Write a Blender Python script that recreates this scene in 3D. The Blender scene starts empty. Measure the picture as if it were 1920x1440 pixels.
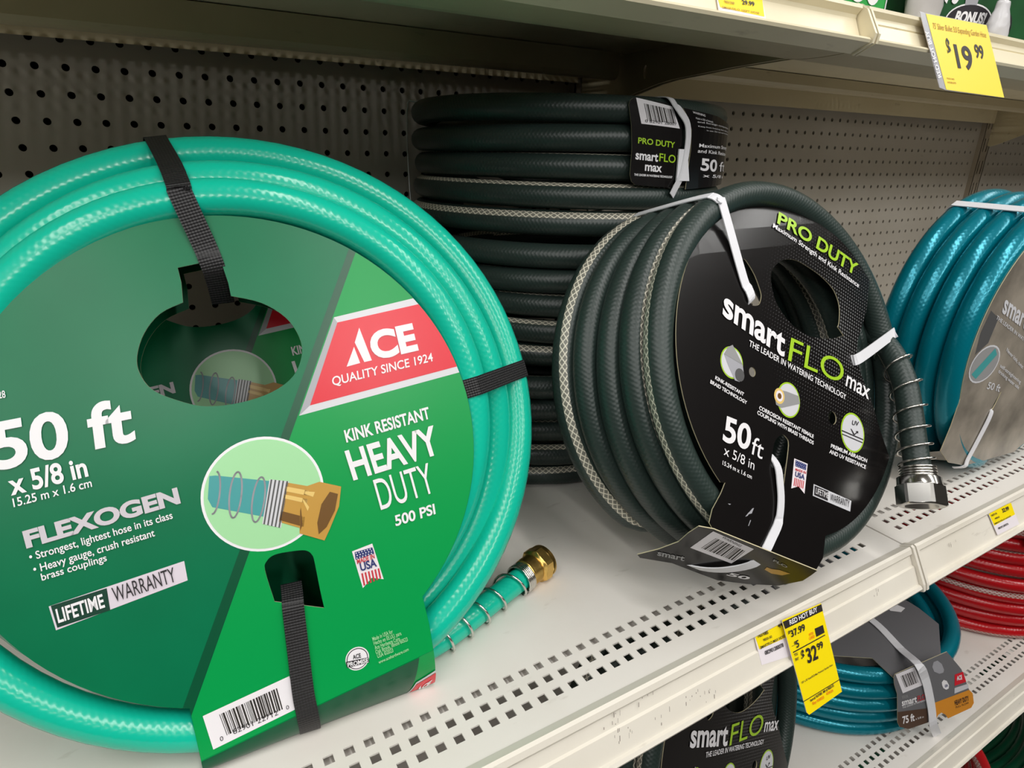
# Hose aisle in a hardware shop, built in metres. Z = 0 is the top of the middle shelf.
EXPOSURE = 0.22
WORLD = 0.03
LAMPS = [('ceiling_lamp', (x, y, 2.5), (.16, 3.4), e) for x in (-3.2, -1.4, .4, 2.2, 4.0) for y, e in ((-2.3, 38), (-6.4, 90))]
import bpy, bmesh, math, random
from mathutils import Vector, Matrix
from mathutils.geometry import delaunay_2d_cdt
random.seed(7)
sc = bpy.context.scene
COL = sc.collection
V3 = Vector

# ------------------------------------------------------------------ camera, world, lights, exposure
cam_d = bpy.data.cameras.new('camera'); cam = bpy.data.objects.new('camera', cam_d); COL.objects.link(cam)
cam_d.sensor_width = 36.0; cam_d.sensor_fit = 'HORIZONTAL'; cam_d.lens = 36.0 * 1144.324 / 1920.0
cam_d.clip_start = 0.01; cam_d.clip_end = 60
CAMPOS = V3((0.098257, -0.818397, 0.3506))
ROT = Matrix(((0.86638537, 0.162122, -0.47232705), (-0.49908927, 0.31315673, -0.80798686), (0.01691995, 0.93576136, 0.35222776)))
cam.matrix_world = Matrix.Translation(CAMPOS) @ ROT.to_4x4()
sc.camera = cam
sc.view_settings.view_transform = 'Standard'; sc.view_settings.look = 'None'
sc.view_settings.gamma = 1.0; sc.view_settings.use_curve_mapping = False
sc.view_settings.exposure = EXPOSURE
w = bpy.data.worlds.new('store_air'); sc.world = w; w.use_nodes = True
w.node_tree.nodes['Background'].inputs[0].default_value = (1.0, 0.97, 0.93, 1)
w.node_tree.nodes['Background'].inputs[1].default_value = WORLD
def area(name, loc, size, energy, col=(1, .985, .96), target=None):
    l = bpy.data.lights.new(name, 'AREA'); l.shape = 'RECTANGLE'; l.size, l.size_y = size; l.energy = energy; l.color = col
    o = bpy.data.objects.new(name, l); COL.objects.link(o); o.location = loc
    if target is not None:
        o.rotation_euler = (V3(target) - V3(loc)).to_track_quat('-Z', 'Y').to_euler()
    return o
# the shop's ceiling fluorescents: long rows above the aisle
for nm, loc, size, e in LAMPS:
    area(nm, loc, size, e)

# ------------------------------------------------------------------ materials
def newmat(name):
    m = bpy.data.materials.new(name); m.use_nodes = True; nt = m.node_tree
    return m, nt, nt.nodes['Principled BSDF']
def srgb(c):
    def f(x):
        x /= 255.0
        return x / 12.92 if x <= .04045 else ((x + .055) / 1.055) ** 2.4
    return (f(c[0]), f(c[1]), f(c[2]), 1)
def N(nt, t, **kw):
    n = nt.nodes.new(t)
    for k, v in kw.items(): setattr(n, k, v)
    return n
def ramp(nt, fac, stops):
    r = N(nt, 'ShaderNodeValToRGB'); nt.links.new(fac, r.inputs[0])
    e = r.color_ramp.elements
    e[0].position, e[0].color = stops[0]; e[1].position, e[1].color = stops[1]
    for p, c in stops[2:]:
        q = e.new(p); q.color = c
    return r
def math_(nt, op, a, b=None, c=None):
    n = N(nt, 'ShaderNodeMath', operation=op)
    for i, x in enumerate((a, b, c)):
        if x is None: continue
        if isinstance(x, (int, float)): n.inputs[i].default_value = x
        else: nt.links.new(x, n.inputs[i])
    return n.outputs[0]
def plain(name, c, rough=.5, metal=0, bump=0, bscale=200, spec=.5, coat=0, mottle=0):
    m, nt, b = newmat(name); col = srgb(c)
    b.inputs['Base Color'].default_value = col; b.inputs['Roughness'].default_value = rough; b.inputs['Metallic'].default_value = metal
    b.inputs['Specular IOR Level'].default_value = spec; b.inputs['Coat Weight'].default_value = coat
    tc = N(nt, 'ShaderNodeTexCoord')
    if mottle:
        no = N(nt, 'ShaderNodeTexNoise'); no.inputs['Scale'].default_value = 18; no.inputs['Detail'].default_value = 5
        nt.links.new(tc.outputs['Object'], no.inputs['Vector'])
        r = ramp(nt, no.outputs[0], [(.35, tuple(x * (1 - mottle) for x in col[:3]) + (1,)), (.65, tuple(min(1, x * (1 + mottle)) for x in col[:3]) + (1,))])
        nt.links.new(r.outputs[0], b.inputs['Base Color'])
    if bump:
        no = N(nt, 'ShaderNodeTexNoise'); no.inputs['Scale'].default_value = bscale; nt.links.new(tc.outputs['Object'], no.inputs['Vector'])
        bp = N(nt, 'ShaderNodeBump'); bp.inputs['Strength'].default_value = bump; bp.inputs['Distance'].default_value = .001
        nt.links.new(no.outputs[0], bp.inputs['Height']); nt.links.new(bp.outputs[0], b.inputs['Normal'])
    return m
def paint(name, c, rough=.38, dirt=.25):
    """cream enamelled shelf steel with scuffs and grime spots"""
    m, nt, b = newmat(name); col = srgb(c); b.inputs['Roughness'].default_value = rough
    tc = N(nt, 'ShaderNodeTexCoord')
    n1 = N(nt, 'ShaderNodeTexNoise'); n1.inputs['Scale'].default_value = 9; n1.inputs['Detail'].default_value = 6
    n2 = N(nt, 'ShaderNodeTexNoise'); n2.inputs['Scale'].default_value = 70; n2.inputs['Detail'].default_value = 4
    mp = N(nt, 'ShaderNodeMapping'); mp.inputs['Scale'].default_value = (.35, 1, 1)
    nt.links.new(tc.outputs['Object'], n1.inputs['Vector']); nt.links.new(tc.outputs['Object'], mp.inputs[0]); nt.links.new(mp.outputs[0], n2.inputs['Vector'])
    k = 1 - dirt
    r1 = ramp(nt, n1.outputs[0], [(.3, (col[0] * .93, col[1] * .92, col[2] * .9, 1)), (.6, col)])
    r2 = ramp(nt, n2.outputs[0], [(.66, (1, 1, 1, 1)), (.78, (k, k * .97, k * .93, 1))])
    mx = N(nt, 'ShaderNodeMix', data_type='RGBA', blend_type='MULTIPLY'); mx.inputs[0].default_value = 1
    nt.links.new(r1.outputs[0], mx.inputs[6]); nt.links.new(r2.outputs[0], mx.inputs[7]); nt.links.new(mx.outputs[2], b.inputs['Base Color'])
    bp = N(nt, 'ShaderNodeBump'); bp.inputs['Strength'].default_value = .06; bp.inputs['Distance'].default_value = .001
    n3 = N(nt, 'ShaderNodeTexNoise'); n3.inputs['Scale'].default_value = 260; nt.links.new(tc.outputs['Object'], n3.inputs['Vector'])
    nt.links.new(n3.outputs[0], bp.inputs['Height']); nt.links.new(bp.outputs[0], b.inputs['Normal'])
    return m
def hose_mat(name, c, rough=.25, stripe=None, wob=.35, metal=0, freq=330, speckle=0, coat=.0):
    """extruded hose: UV u = metres along, v = turn round the tube; optional braided see-through stripe"""
    m, nt, b = newmat(name); col = srgb(c); b.inputs['Roughness'].default_value = rough; b.inputs['Metallic'].default_value = metal
    b.inputs['Coat Weight'].default_value = coat; b.inputs['Coat Roughness'].default_value = .12
    uv = N(nt, 'ShaderNodeUVMap'); sx = N(nt, 'ShaderNodeSeparateXYZ'); nt.links.new(uv.outputs[0], sx.inputs[0])
    u, v = sx.outputs[0], sx.outputs[1]
    base = None
    tc = N(nt, 'ShaderNodeTexCoord')
    no = N(nt, 'ShaderNodeTexNoise'); no.inputs['Scale'].default_value = 6; no.inputs['Detail'].default_value = 4; nt.links.new(tc.outputs['Object'], no.inputs['Vector'])
    r = ramp(nt, no.outputs[0], [(.3, tuple(x * .93 for x in col[:3]) + (1,)), (.7, tuple(min(1, x * 1.06) for x in col[:3]) + (1,))]); base = r.outputs[0]
    # gentle braid ripple under the skin
    s1 = math_(nt, 'SINE', math_(nt, 'ADD', math_(nt, 'MULTIPLY', u, freq * 4), math_(nt, 'MULTIPLY', v, 75.4)))
    s2 = math_(nt, 'SINE', math_(nt, 'SUBTRACT', math_(nt, 'MULTIPLY', u, freq * 4), math_(nt, 'MULTIPLY', v, 75.4)))
    h = math_(nt, 'MULTIPLY', math_(nt, 'ADD', s1, s2), .5)
    n2 = N(nt, 'ShaderNodeTexNoise'); n2.inputs['Scale'].default_value = 160; nt.links.new(tc.outputs['Object'], n2.inputs['Vector'])
    h = math_(nt, 'ADD', h, math_(nt, 'MULTIPLY', n2.outputs[0], 1.6))
    bp = N(nt, 'ShaderNodeBump'); bp.inputs['Strength'].default_value = wob; bp.inputs['Distance'].default_value = .0006
    nt.links.new(h, bp.inputs['Height']); nt.links.new(bp.outputs[0], b.inputs['Normal'])
    if stripe:
        scol, width = stripe
        d = math_(nt, 'ABSOLUTE', math_(nt, 'SUBTRACT', v, .5))
        mask = math_(nt, 'LESS_THAN', d, width)
        k = 2 * math.pi / .0130
        w1 = math_(nt, 'ABSOLUTE', math_(nt, 'SINE', math_(nt, 'ADD', math_(nt, 'MULTIPLY', u, k), math_(nt, 'MULTIPLY', v, 46))))
        w2 = math_(nt, 'ABSOLUTE', math_(nt, 'SINE', math_(nt, 'SUBTRACT', math_(nt, 'MULTIPLY', u, k), math_(nt, 'MULTIPLY', v, 46))))
        net = math_(nt, 'LESS_THAN', math_(nt, 'MINIMUM', w1, w2), .34)
        f = math_(nt, 'MULTIPLY', mask, net)
        dk = math_(nt, 'MULTIPLY', mask, .55)
        m0 = N(nt, 'ShaderNodeMix', data_type='RGBA'); nt.links.new(dk, m0.inputs[0]); nt.links.new(base, m0.inputs[6]); m0.inputs[7].default_value = tuple(x * .45 for x in srgb(scol)[:3]) + (1,)
        m1 = N(nt, 'ShaderNodeMix', data_type='RGBA'); nt.links.new(f, m1.inputs[0]); nt.links.new(m0.outputs[2], m1.inputs[6]); m1.inputs[7].default_value = srgb(scol)
        base = m1.outputs[2]
    nt.links.new(base, b.inputs['Base Color'])
    return m
def weave(name, c, rough=.45, k=900):
    m, nt, b = newmat(name); col = srgb(c); b.inputs['Roughness'].default_value = rough
    uv = N(nt, 'ShaderNodeUVMap'); sx = N(nt, 'ShaderNodeSeparateXYZ'); nt.links.new(uv.outputs[0], sx.inputs[0])
    a = math_(nt, 'SINE', math_(nt, 'MULTIPLY', math_(nt, 'ADD', sx.outputs[0], sx.outputs[1]), k * 2)); c2 = math_(nt, 'SINE', math_(nt, 'MULTIPLY', math_(nt, 'SUBTRACT', sx.outputs[0], sx.outputs[1]), k * 2))
    h = math_(nt, 'MULTIPLY', a, c2)
    r = ramp(nt, h, [(0.0, tuple(x * .6 for x in col[:3]) + (1,)), (.6, tuple(min(1, x * 1.25) for x in col[:3]) + (1,))]); nt.links.new(r.outputs[0], b.inputs['Base Color'])
    bp = N(nt, 'ShaderNodeBump'); bp.inputs['Strength'].default_value = .5; bp.inputs['Distance'].default_value = .0004; nt.links.new(h, bp.inputs['Height']); nt.links.new(bp.outputs[0], b.inputs['Normal'])
    return m
def dotcard(name, c, dot, rough, cx, cy, ax, fall):
    """glossy black card with a printed halftone of grey dots, densest along a band; UV in metres on the card"""
    m, nt, b = newmat(name); b.inputs['Specular IOR Level'].default_value = .38; b.inputs['Roughness'].default_value = rough
    uv = N(nt, 'ShaderNodeUVMap'); mp = N(nt, 'ShaderNodeMapping'); mp.inputs['Rotation'].default_value = (0, 0, -ax); nt.links.new(uv.outputs[0], mp.inputs[0])
    sx = N(nt, 'ShaderNodeSeparateXYZ'); nt.links.new(mp.outputs[0], sx.inputs[0])
    p = .0034
    fx = math_(nt, 'SUBTRACT', math_(nt, 'FRACT', math_(nt, 'DIVIDE', sx.outputs[0], p)), .5); fy = math_(nt, 'SUBTRACT', math_(nt, 'FRACT', math_(nt, 'DIVIDE', sx.outputs[1], p)), .5)
    d = math_(nt, 'SQRT', math_(nt, 'ADD', math_(nt, 'MULTIPLY', fx, fx), math_(nt, 'MULTIPLY', fy, fy)))
    s0 = N(nt, 'ShaderNodeSeparateXYZ'); nt.links.new(uv.outputs[0], s0.inputs[0])
    dx = math_(nt, 'SUBTRACT', s0.outputs[0], cx); dy = math_(nt, 'SUBTRACT', s0.outputs[1], cy)
    dist = math_(nt, 'SQRT', math_(nt, 'ADD', math_(nt, 'MULTIPLY', dx, dx), math_(nt, 'MULTIPLY', dy, dy)))
    rad = math_(nt, 'MAXIMUM', math_(nt, 'SUBTRACT', .36, math_(nt, 'MULTIPLY', dist, fall)), 0)
    msk = math_(nt, 'LESS_THAN', d, rad)
    mx = N(nt, 'ShaderNodeMix', data_type='RGBA'); nt.links.new(msk, mx.inputs[0]); mx.inputs[6].default_value = srgb(c); mx.inputs[7].default_value = srgb(dot)
    nt.links.new(mx.outputs[2], b.inputs['Base Color'])
    return m
M = {}
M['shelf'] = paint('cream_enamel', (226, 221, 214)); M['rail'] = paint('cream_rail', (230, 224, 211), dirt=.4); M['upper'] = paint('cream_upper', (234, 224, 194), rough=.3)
M['under'] = paint('cream_under_shade', (196, 184, 152), rough=.45, dirt=.3); M['peg'] = paint('pegboard_cream', (176, 170, 159), rough=.5, dirt=.1); M['backing'] = plain('dark_cavity', (14, 13, 12), .9)  # 'under' is the same cream with the underside's shade mixed into its colour
M['post'] = paint('upright_cream', (160, 150, 134), rough=.5); M['scuff'] = plain('rail_scuff', (128, 116, 108), .7); M['ceiling'] = plain('ceiling_tile', (225, 222, 214), .8); M['opposite'] = plain('opposite_stock', (84, 80, 74), .8, mottle=.5); M['floor'] = plain('floor_vinyl', (96, 92, 88), .4, mottle=.1)
M['hose_green'] = hose_mat('seafoam_hose', (18, 190, 160), .2, wob=.06)
M['hose_black'] = hose_mat('black_green_hose', (42, 55, 51), .38, stripe=((220, 214, 196), .050), wob=.14, freq=420)
M['hose_teal'] = hose_mat('metallic_teal_hose', (0, 128, 146), .22, wob=.06, metal=.35)
M['hose_red'] = hose_mat('red_hose', (190, 20, 28), .2, stripe=((205, 190, 180), .06), wob=.10)
M['hose_deep'] = hose_mat('deep_green_hose', (16, 92, 62), .3, wob=.1)
M['brass'] = plain('brass', (236, 196, 112), .3, 1, bump=.1, bscale=500); M['steel'] = plain('bright_steel', (215, 212, 206), .2, 1); M['nickel'] = plain('nickel', (190, 188, 184), .18, 1)
M['strap_black'] = weave('black_webbing', (30, 29, 31)); M['strap_white'] = plain('white_poly_strap', (232, 232, 236), .4, bump=.2, bscale=900)
M['edge'] = plain('raw_card_edge', (206, 196, 160), .8); M['inside'] = plain('grey_card_back', (120, 116, 104), .8)
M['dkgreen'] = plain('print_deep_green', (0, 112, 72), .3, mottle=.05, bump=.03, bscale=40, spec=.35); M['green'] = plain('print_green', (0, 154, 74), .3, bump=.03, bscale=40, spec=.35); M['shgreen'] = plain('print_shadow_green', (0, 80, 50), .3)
M['white'] = plain('print_white', (240, 238, 240), .35, spec=.35); M['red'] = plain('print_red', (222, 32, 50), .3); M['silver'] = plain('print_silver', (214, 214, 218), .3); M['silverdk'] = plain('print_silver_dark', (168, 168, 174), .3)
M['palegreen'] = plain('print_pale_green', (165, 222, 165), .32); M['silverink'] = plain('print_silver_ink', (206, 200, 206), .35); M['darkink'] = plain('print_dark_ink', (38, 34, 38), .5)
M['redink'] = plain('print_red_ink', (200, 50, 60), .5); M['blueink'] = plain('print_blue_ink', (36, 48, 110), .5); M['badgedark'] = plain('print_badge_dark', (16, 62, 46), .35); M['badgelight'] = plain('print_badge_light', (222, 212, 222), .35)
M['sticker'] = plain('white_sticker', (238, 234, 238), .5); M['lime'] = plain('print_lime', (164, 206, 40), .35); M['greyink'] = plain('print_grey', (150, 150, 150), .4); M['greydark'] = plain('print_grey_dark', (84, 84, 84), .4)
M['black'] = plain('gloss_black_card', (20, 18, 18), .22, bump=.05, bscale=60, spec=.4); M['blackdots'] = dotcard('gloss_black_dot_card', (18, 16, 16), (104, 104, 104), .22, .065, .02, -.52, 3.0)
M['teal_print'] = plain('print_hose_teal', (70, 158, 158), .32); M['gold1'] = plain('print_gold', (196, 150, 66), .32); M['gold2'] = plain('print_gold_light', (232, 198, 116), .32); M['gold3'] = plain('print_gold_dark', (112, 78, 34), .32)
M['graycard'] = plain('charcoal_card', (112, 112, 115), .35, bump=.06, bscale=40); M['orange'] = plain('print_orange', (226, 148, 44), .4); M['brown'] = plain('print_brown', (84, 62, 48), .4); M['foggy'] = plain('worn_grey_card', (140, 132, 120), .25, mottle=.35)
M['yellow'] = plain('tag_yellow', (252, 226, 0), .4); M['yellowup'] = plain('tag_yellow_warm', (252, 222, 70), .4); M['tagwhite'] = plain('tag_white', (236, 228, 232), .5); M['tagblack'] = plain('tag_black', (40, 34, 30), .5); M['orangeink'] = plain('tag_orange', (240, 130, 20), .5); M['tanink'] = plain('tag_tan_ink', (170, 128, 20), .5)
M['plasticgrey'] = plain('crumpled_film', (196, 192, 190), .2, bump=.6, bscale=60); M['pkgreen'] = plain('package_green', (22, 74, 36), .4, mottle=.35); M['pkbright'] = plain('package_bright_green', (48, 160, 74), .4); M['pkdark'] = plain('package_dark', (40, 36, 42), .4); M['film'] = plain('white_glove_plastic', (206, 204, 206), .3, bump=.5, bscale=90)

# ------------------------------------------------------------------ mesh helpers
def world_of(o): return (world_of(o.parent) @ o.matrix_basis) if o.parent else o.matrix_basis.copy()
class MB:
    def __init__(s): s.v = []; s.f = []; s.m = []; s.uv = []; s.mats = []; s.sm = []
    def mi(s, mat):
        if mat not in s.mats: s.mats.append(mat)
        return s.mats.index(mat)
    def vert(s, p): s.v.append(tuple(p)); return len(s.v) - 1
    def face(s, idx, mat, uv=None, smooth=False):
        s.f.append(tuple(idx)); s.m.append(s.mi(mat)); s.uv.append(uv); s.sm.append(smooth)
    def poly(s, pts, mat, uv=None): s.face([s.vert(p) for p in pts], mat, uv)
    def box(s, a, b, mat):
        (x0, y0, z0), (x1, y1, z1) = a, b
        i = [s.vert(p) for p in ((x0, y0, z0), (x1, y0, z0), (x1, y1, z0), (x0, y1, z0), (x0, y0, z1), (x1, y0, z1), (x1, y1, z1), (x0, y1, z1))]
        for q in ((3, 2, 1, 0), (4, 5, 6, 7), (0, 1, 5, 4), (1, 2, 6, 5), (2, 3, 7, 6), (3, 0, 4, 7)): s.face([i[k] for k in q], mat)
    def build(s, name, parent=None, bevel=0):
        inv = world_of(parent).inverted() if parent else Matrix()
        me = bpy.data.meshes.new(name); me.from_pydata([inv @ V3(p) for p in s.v], [], s.f)
        for k in s.mats: me.materials.append(M[k])
        ul = me.uv_layers.new(name='UVMap') if any(u is not None for u in s.uv) else None
        for p, mi, uv, sm in zip(me.polygons, s.m, s.uv, s.sm):
            p.material_index = mi; p.use_smooth = sm
            if ul and uv is not None:
                for li, t in zip(p.loop_indices, uv): ul.data[li].uv = t
        me.update()
        o = bpy.data.objects.new(name, me); COL.objects.link(o)
        if parent: o.parent = parent
        if bevel:
            b = o.modifiers.new('bevel', 'BEVEL'); b.width = bevel; b.segments = 2; b.limit_method = 'ANGLE'
        return o
def thing(name, label, cat, loc, group=None):
    o = bpy.data.objects.new(name, None); COL.objects.link(o); o.location = loc; o.empty_display_size = .02
    return tag(o, label, cat, group)
def tag(o, label, cat, group=None):
    o['label'] = label; o['category'] = cat
    if group: o['group'] = group
    return o
def struct(o): o['kind'] = 'structure'; return o
def tube(mb, pts, r, mat, n=14, up=None, v0=0.0, vtwist=0.0, cap=True, u0=0.0):
    """sweep a circle along pts with parallel transport; UV = (metres, turn)"""
    P = [V3(p) for p in pts]; t0 = (P[1] - P[0]).normalized()
    a = V3(up) if up else V3((0, 0, 1))
    if abs(a.dot(t0)) > .95: a = V3((0, 1, 0))
    nrm = (a - t0 * a.dot(t0)).normalized(); rings = []; L = u0; Ls = []
    for i, p in enumerate(P):
        t = (P[min(i + 1, len(P) - 1)] - P[max(i - 1, 0)]).normalized()
        nrm = (nrm - t * nrm.dot(t)).normalized(); bi = t.cross(nrm)
        if i: L += (P[i] - P[i - 1]).length
        Ls.append(L); rr = r(i) if callable(r) else r
        rings.append([mb.vert(p + (nrm * math.cos(2 * math.pi * k / n) + bi * math.sin(2 * math.pi * k / n)) * rr) for k in range(n)])
    for i in range(len(P) - 1):
        for k in range(n):
            k2 = (k + 1) % n
            def vv(kk, LL): return kk / n + v0 + vtwist * LL
            va, vb = vv(k, Ls[i]), vv(k + 1, Ls[i]); vc, vd = vv(k + 1, Ls[i + 1]), vv(k, Ls[i + 1])
            sh = math.floor(va); va -= sh; vb -= sh; vc -= sh; vd -= sh
            mb.face([rings[i][k], rings[i][k2], rings[i + 1][k2], rings[i + 1][k]], mat, [(Ls[i], va), (Ls[i], vb), (Ls[i + 1], vc), (Ls[i + 1], vd)], True)
    if cap:
        mb.face(rings[0][::-1], mat, [(0, 0)] * n); mb.face(rings[-1], mat, [(0, 0)] * n)
def ribbon(mb, pts, wdir, width, mat, thick=.0009):
    """flat strap of given width along pts; wdir = width direction, one vector or one per point"""
    P = [V3(p) for p in pts]; L = 0; prev = None
    Q = []
    for i, p in enumerate(P):
        t = (P[min(i + 1, len(P) - 1)] - P[max(i - 1, 0)]).normalized()
        wv = V3(wdir[i] if isinstance(wdir[0], (tuple, list, Vector)) else wdir); wv = (wv - t * wv.dot(t)).normalized(); nn = t.cross(wv)
        h = width / 2; Q.append([p + wv * h + nn * thick / 2, p - wv * h + nn * thick / 2, p - wv * h - nn * thick / 2, p + wv * h - nn * thick / 2])
    idx = [[mb.vert(q) for q in R] for R in Q]
    for i in range(len(P) - 1):
        L2 = L + (P[i + 1] - P[i]).length
        for a in range(4):
            b = (a + 1) % 4
            wa = 0 if a in (0, 3) else width; wb = 0 if b in (0, 3) else width
            mb.face([idx[i][a], idx[i][b], idx[i + 1][b], idx[i + 1][a]], mat, [(L, wa), (L, wb), (L2, wb), (L2, wa)], False)
        L = L2
    mb.face(idx[0][::-1], mat, [(0, 0)] * 4); mb.face(idx[-1], mat, [(0, 0)] * 4)
def smooth_path(pts, sub=6):
    """Catmull-Rom through pts"""
    P = [V3(p) for p in pts]; out = []
    for i in range(len(P) - 1):
        p0, p1, p2, p3 = P[max(i - 1, 0)], P[i], P[i + 1], P[min(i + 2, len(P) - 1)]
        for k in range(sub):
            t = k / sub
            out.append(.5 * ((2 * p1) + (p2 - p0) * t + (2 * p0 - 5 * p1 + 4 * p2 - p3) * t * t + (3 * p1 - p0 - 3 * p2 + p3) * t ** 3))
    out.append(P[-1]); return out
def lathe(mb, o, axis, prof, mat, n=30, hexa=()):
    """profile of (distance along axis, radius); indices in hexa are six-sided"""
    a = V3(axis).normalized(); x = a.cross(V3((0, 0, 1)) if abs(a.z) < .9 else V3((1, 0, 0))).normalized(); y = a.cross(x); o = V3(o); rings = []
    for i, (t, r) in enumerate(prof):
        ring = []
        for k in range(n):
            th = 2 * math.pi * k / n; rr = r
            if i in hexa: rr = r * .93 / math.cos(((th + math.pi / 6) % (math.pi / 3)) - math.pi / 6); rr = min(rr, r * 1.04)
            ring.append(mb.vert(o + a * t + (x * math.cos(th) + y * math.sin(th)) * rr))
        rings.append(ring)
    for i in range(len(rings) - 1):
        for k in range(n):
            mb.face([rings[i][k], rings[i][(k + 1) % n], rings[i + 1][(k + 1) % n], rings[i + 1][k]], mat, None, not (i in hexa and i + 1 in hexa))
    mb.face(rings[0][::-1], mat); mb.face(rings[-1], mat)
def helix(path, r, turns, t0=0.0, t1=1.0, n=16):
    """a helix of wire round a path of points"""
    P = [V3(p) for p in path]; tot = int(turns * n); out = []; nrm = None
    for i in range(tot + 1):
        f = (t0 + (t1 - t0) * i / tot) * (len(P) - 1); j = min(int(f), len(P) - 2); p = P[j].lerp(P[j + 1], f - j)
        t = (P[min(j + 2, len(P) - 1)] - P[max(j - 1, 0)]).normalized()
        if nrm is None: nrm = t.cross(V3((0, 0, 1))).normalized()
        nrm = (nrm - t * nrm.dot(t)).normalized(); b = t.cross(nrm); a = 2 * math.pi * i / n
        out.append(p + (nrm * math.cos(a) + b * math.sin(a)) * r)
    return out
# ---- 2D polygons on surfaces
def inpoly(p, poly):
    x, y = p; c = False; j = len(poly) - 1
    for i in range(len(poly)):
        xi, yi = poly[i]; xj, yj = poly[j]
        if (yi > y) != (yj > y) and x < (xj - xi) * (y - yi) / (yj - yi) + xi: c = not c
        j = i
    return c
def tess(outer, holes=(), extra=()):
    vs = []; es = []
    for loop in [outer] + list(holes):
        b = len(vs); vs += [V3((p[0], p[1])) for p in loop]; es += [(b + i, b + (i + 1) % len(loop)) for i in range(len(loop))]
    vs = [v.to_2d() if len(v) > 2 else v for v in vs] + [V3((p[0], p[1])).to_2d() if len(V3((p[0], p[1]))) > 2 else V3((p[0], p[1])) for p in extra]
    r = delaunay_2d_cdt(vs, es, [], 0, 1e-7); V, F = r[0], r[2]; out = []
    for f in F:
        c = (sum(V[i][0] for i in f) / len(f), sum(V[i][1] for i in f) / len(f))
        if inpoly(c, outer) and not any(inpoly(c, h) for h in holes): out.append(tuple(f))
    return [(v[0], v[1]) for v in V], out
class Plane:
    def __init__(s, o, U, V): s.o = V3(o); s.U = V3(U); s.V = V3(V); s.N = s.U.cross(s.V)
    def at(s, p, h=0.0): return s.o + s.U * p[0] + s.V * p[1] + s.N * h
class Bulge(Plane):
    """plane whose top edge curls away, like bowed card"""
    def __init__(s, o, U, V, v0, k): super().__init__(o, U, V); s.v0 = v0; s.k = k
    def at(s, p, h=0.0):
        d = max(0, p[1] - s.v0); return s.o + s.U * p[0] + s.V * p[1] + s.N * (h - s.k * d * d)
class Cyl:
    def __init__(s, c, r): s.c = c; s.r = r
    def at(s, p, h=0.0):
        a = p[0] / s.r; return V3((s.c[0] + (s.r + h) * math.cos(a), s.c[1] + (s.r + h) * math.sin(a), p[1]))
class Quad:
    def __init__(s, a, b, c, d, bulge=0.0):
        s.q = [V3(x) for x in (a, b, c, d)]; s.b = bulge; s.n = ((s.q[1] - s.q[0]).cross(s.q[3] - s.q[0])).normalized()
    def at(s, p, h=0.0):
        a, b, c, d = s.q; x, y = p; return (a.lerp(b, x)).lerp(d.lerp(c, x), y) - s.n * (h + s.b * 4 * y * (1 - y))
def subdiv(loop, g):
    out = []
    for i, p in enumerate(loop):
        q = loop[(i + 1) % len(loop)]; n = max(1, math.ceil(math.hypot(q[0] - p[0], q[1] - p[1]) / g)); out += [(p[0] + (q[0] - p[0]) * k / n, p[1] + (q[1] - p[1]) * k / n) for k in range(n)]
    return out
def rounded(loop, keep=(), sub=4):
    """closed Catmull-Rom outline; indices in keep stay sharp"""
    n = len(loop); out = []
    for i in range(n):
        p1_, p2_ = loop[i], loop[(i + 1) % n]; p0_ = p1_ if i in keep else loop[i - 1]; p3_ = p2_ if (i + 1) % n in keep else loop[(i + 2) % n]
        if i in keep and (i + 1) % n in keep: out.append(p1_); continue
        for k in range(sub):
            t = k / sub; out.append(tuple(.5 * (2 * b + (c - a) * t + (2 * a - 5 * b + 4 * c - d) * t * t + (3 * b - a - 3 * c + d) * t ** 3) for a, b, c, d in zip(p0_, p1_, p2_, p3_)))
    return out
def patch(mb, surf, outer, mat, h=0.0, holes=(), grid=0, uv=True):
    extra = []
    if grid: outer = subdiv(outer, grid)
    if grid:
        xs = [p[0] for p in outer]; ys = [p[1] for p in outer]
        nx = int((max(xs) - min(xs)) / grid) + 1; ny = int((max(ys) - min(ys)) / grid) + 1
        for i in range(nx + 1):
            for j in range(ny + 1):
                q = (min(xs) + i * grid + .0001, min(ys) + j * grid + .00013)
                if inpoly(q, outer) and not any(inpoly(q, hh) for hh in holes): extra.append(q)
    V, F = tess(outer, holes, extra); idx = [mb.vert(surf.at(p, h)) for p in V]
    for f in F: mb.face([idx[i] for i in f], mat, [V[i] for i in f])
def walls(mb, surf, loop, h0, h1, mat):
    n = len(loop); a = [mb.vert(surf.at(p, h0)) for p in loop]; b = [mb.vert(surf.at(p, h1)) for p in loop]
    for i in range(n):
        j = (i + 1) % n; mb.face([a[i], a[j], b[j], b[i]], mat, [loop[i], loop[j], loop[j], loop[i]])
def sheet(mb, surf, outer, mat, holes=(), grid=0, thick=.0008, back='inside', edge='edge'):
    patch(mb, surf, outer, mat, 0, holes, grid); patch(mb, surf, outer, back, -thick, holes, grid)
    for l in [outer] + list(holes): walls(mb, surf, l, -thick, 0, edge)
def circle(c, r, n=32, a0=0): return [(c[0] + r * math.cos(a0 + 2 * math.pi * k / n), c[1] + r * math.sin(a0 + 2 * math.pi * k / n)) for k in range(n)]
GLY = {}
def glyphs(s, offset):
    key = (s, offset)
    if key not in GLY:
        cu = bpy.data.curves.new('t', 'FONT'); cu.body = s; cu.size = 1; cu.offset = offset; cu.fill_mode = 'FRONT'; cu.resolution_u = 5
        o = bpy.data.objects.new('t', cu); COL.objects.link(o); dg = bpy.context.evaluated_depsgraph_get(); dg.update()
        me = o.evaluated_get(dg).to_mesh(); GLY[key] = ([(v.co.x, v.co.y) for v in me.vertices], [tuple(p.vertices) for p in me.polygons])
        o.evaluated_get(dg).to_mesh_clear(); bpy.data.objects.remove(o); bpy.data.curves.remove(cu)
    return GLY[key]
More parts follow.
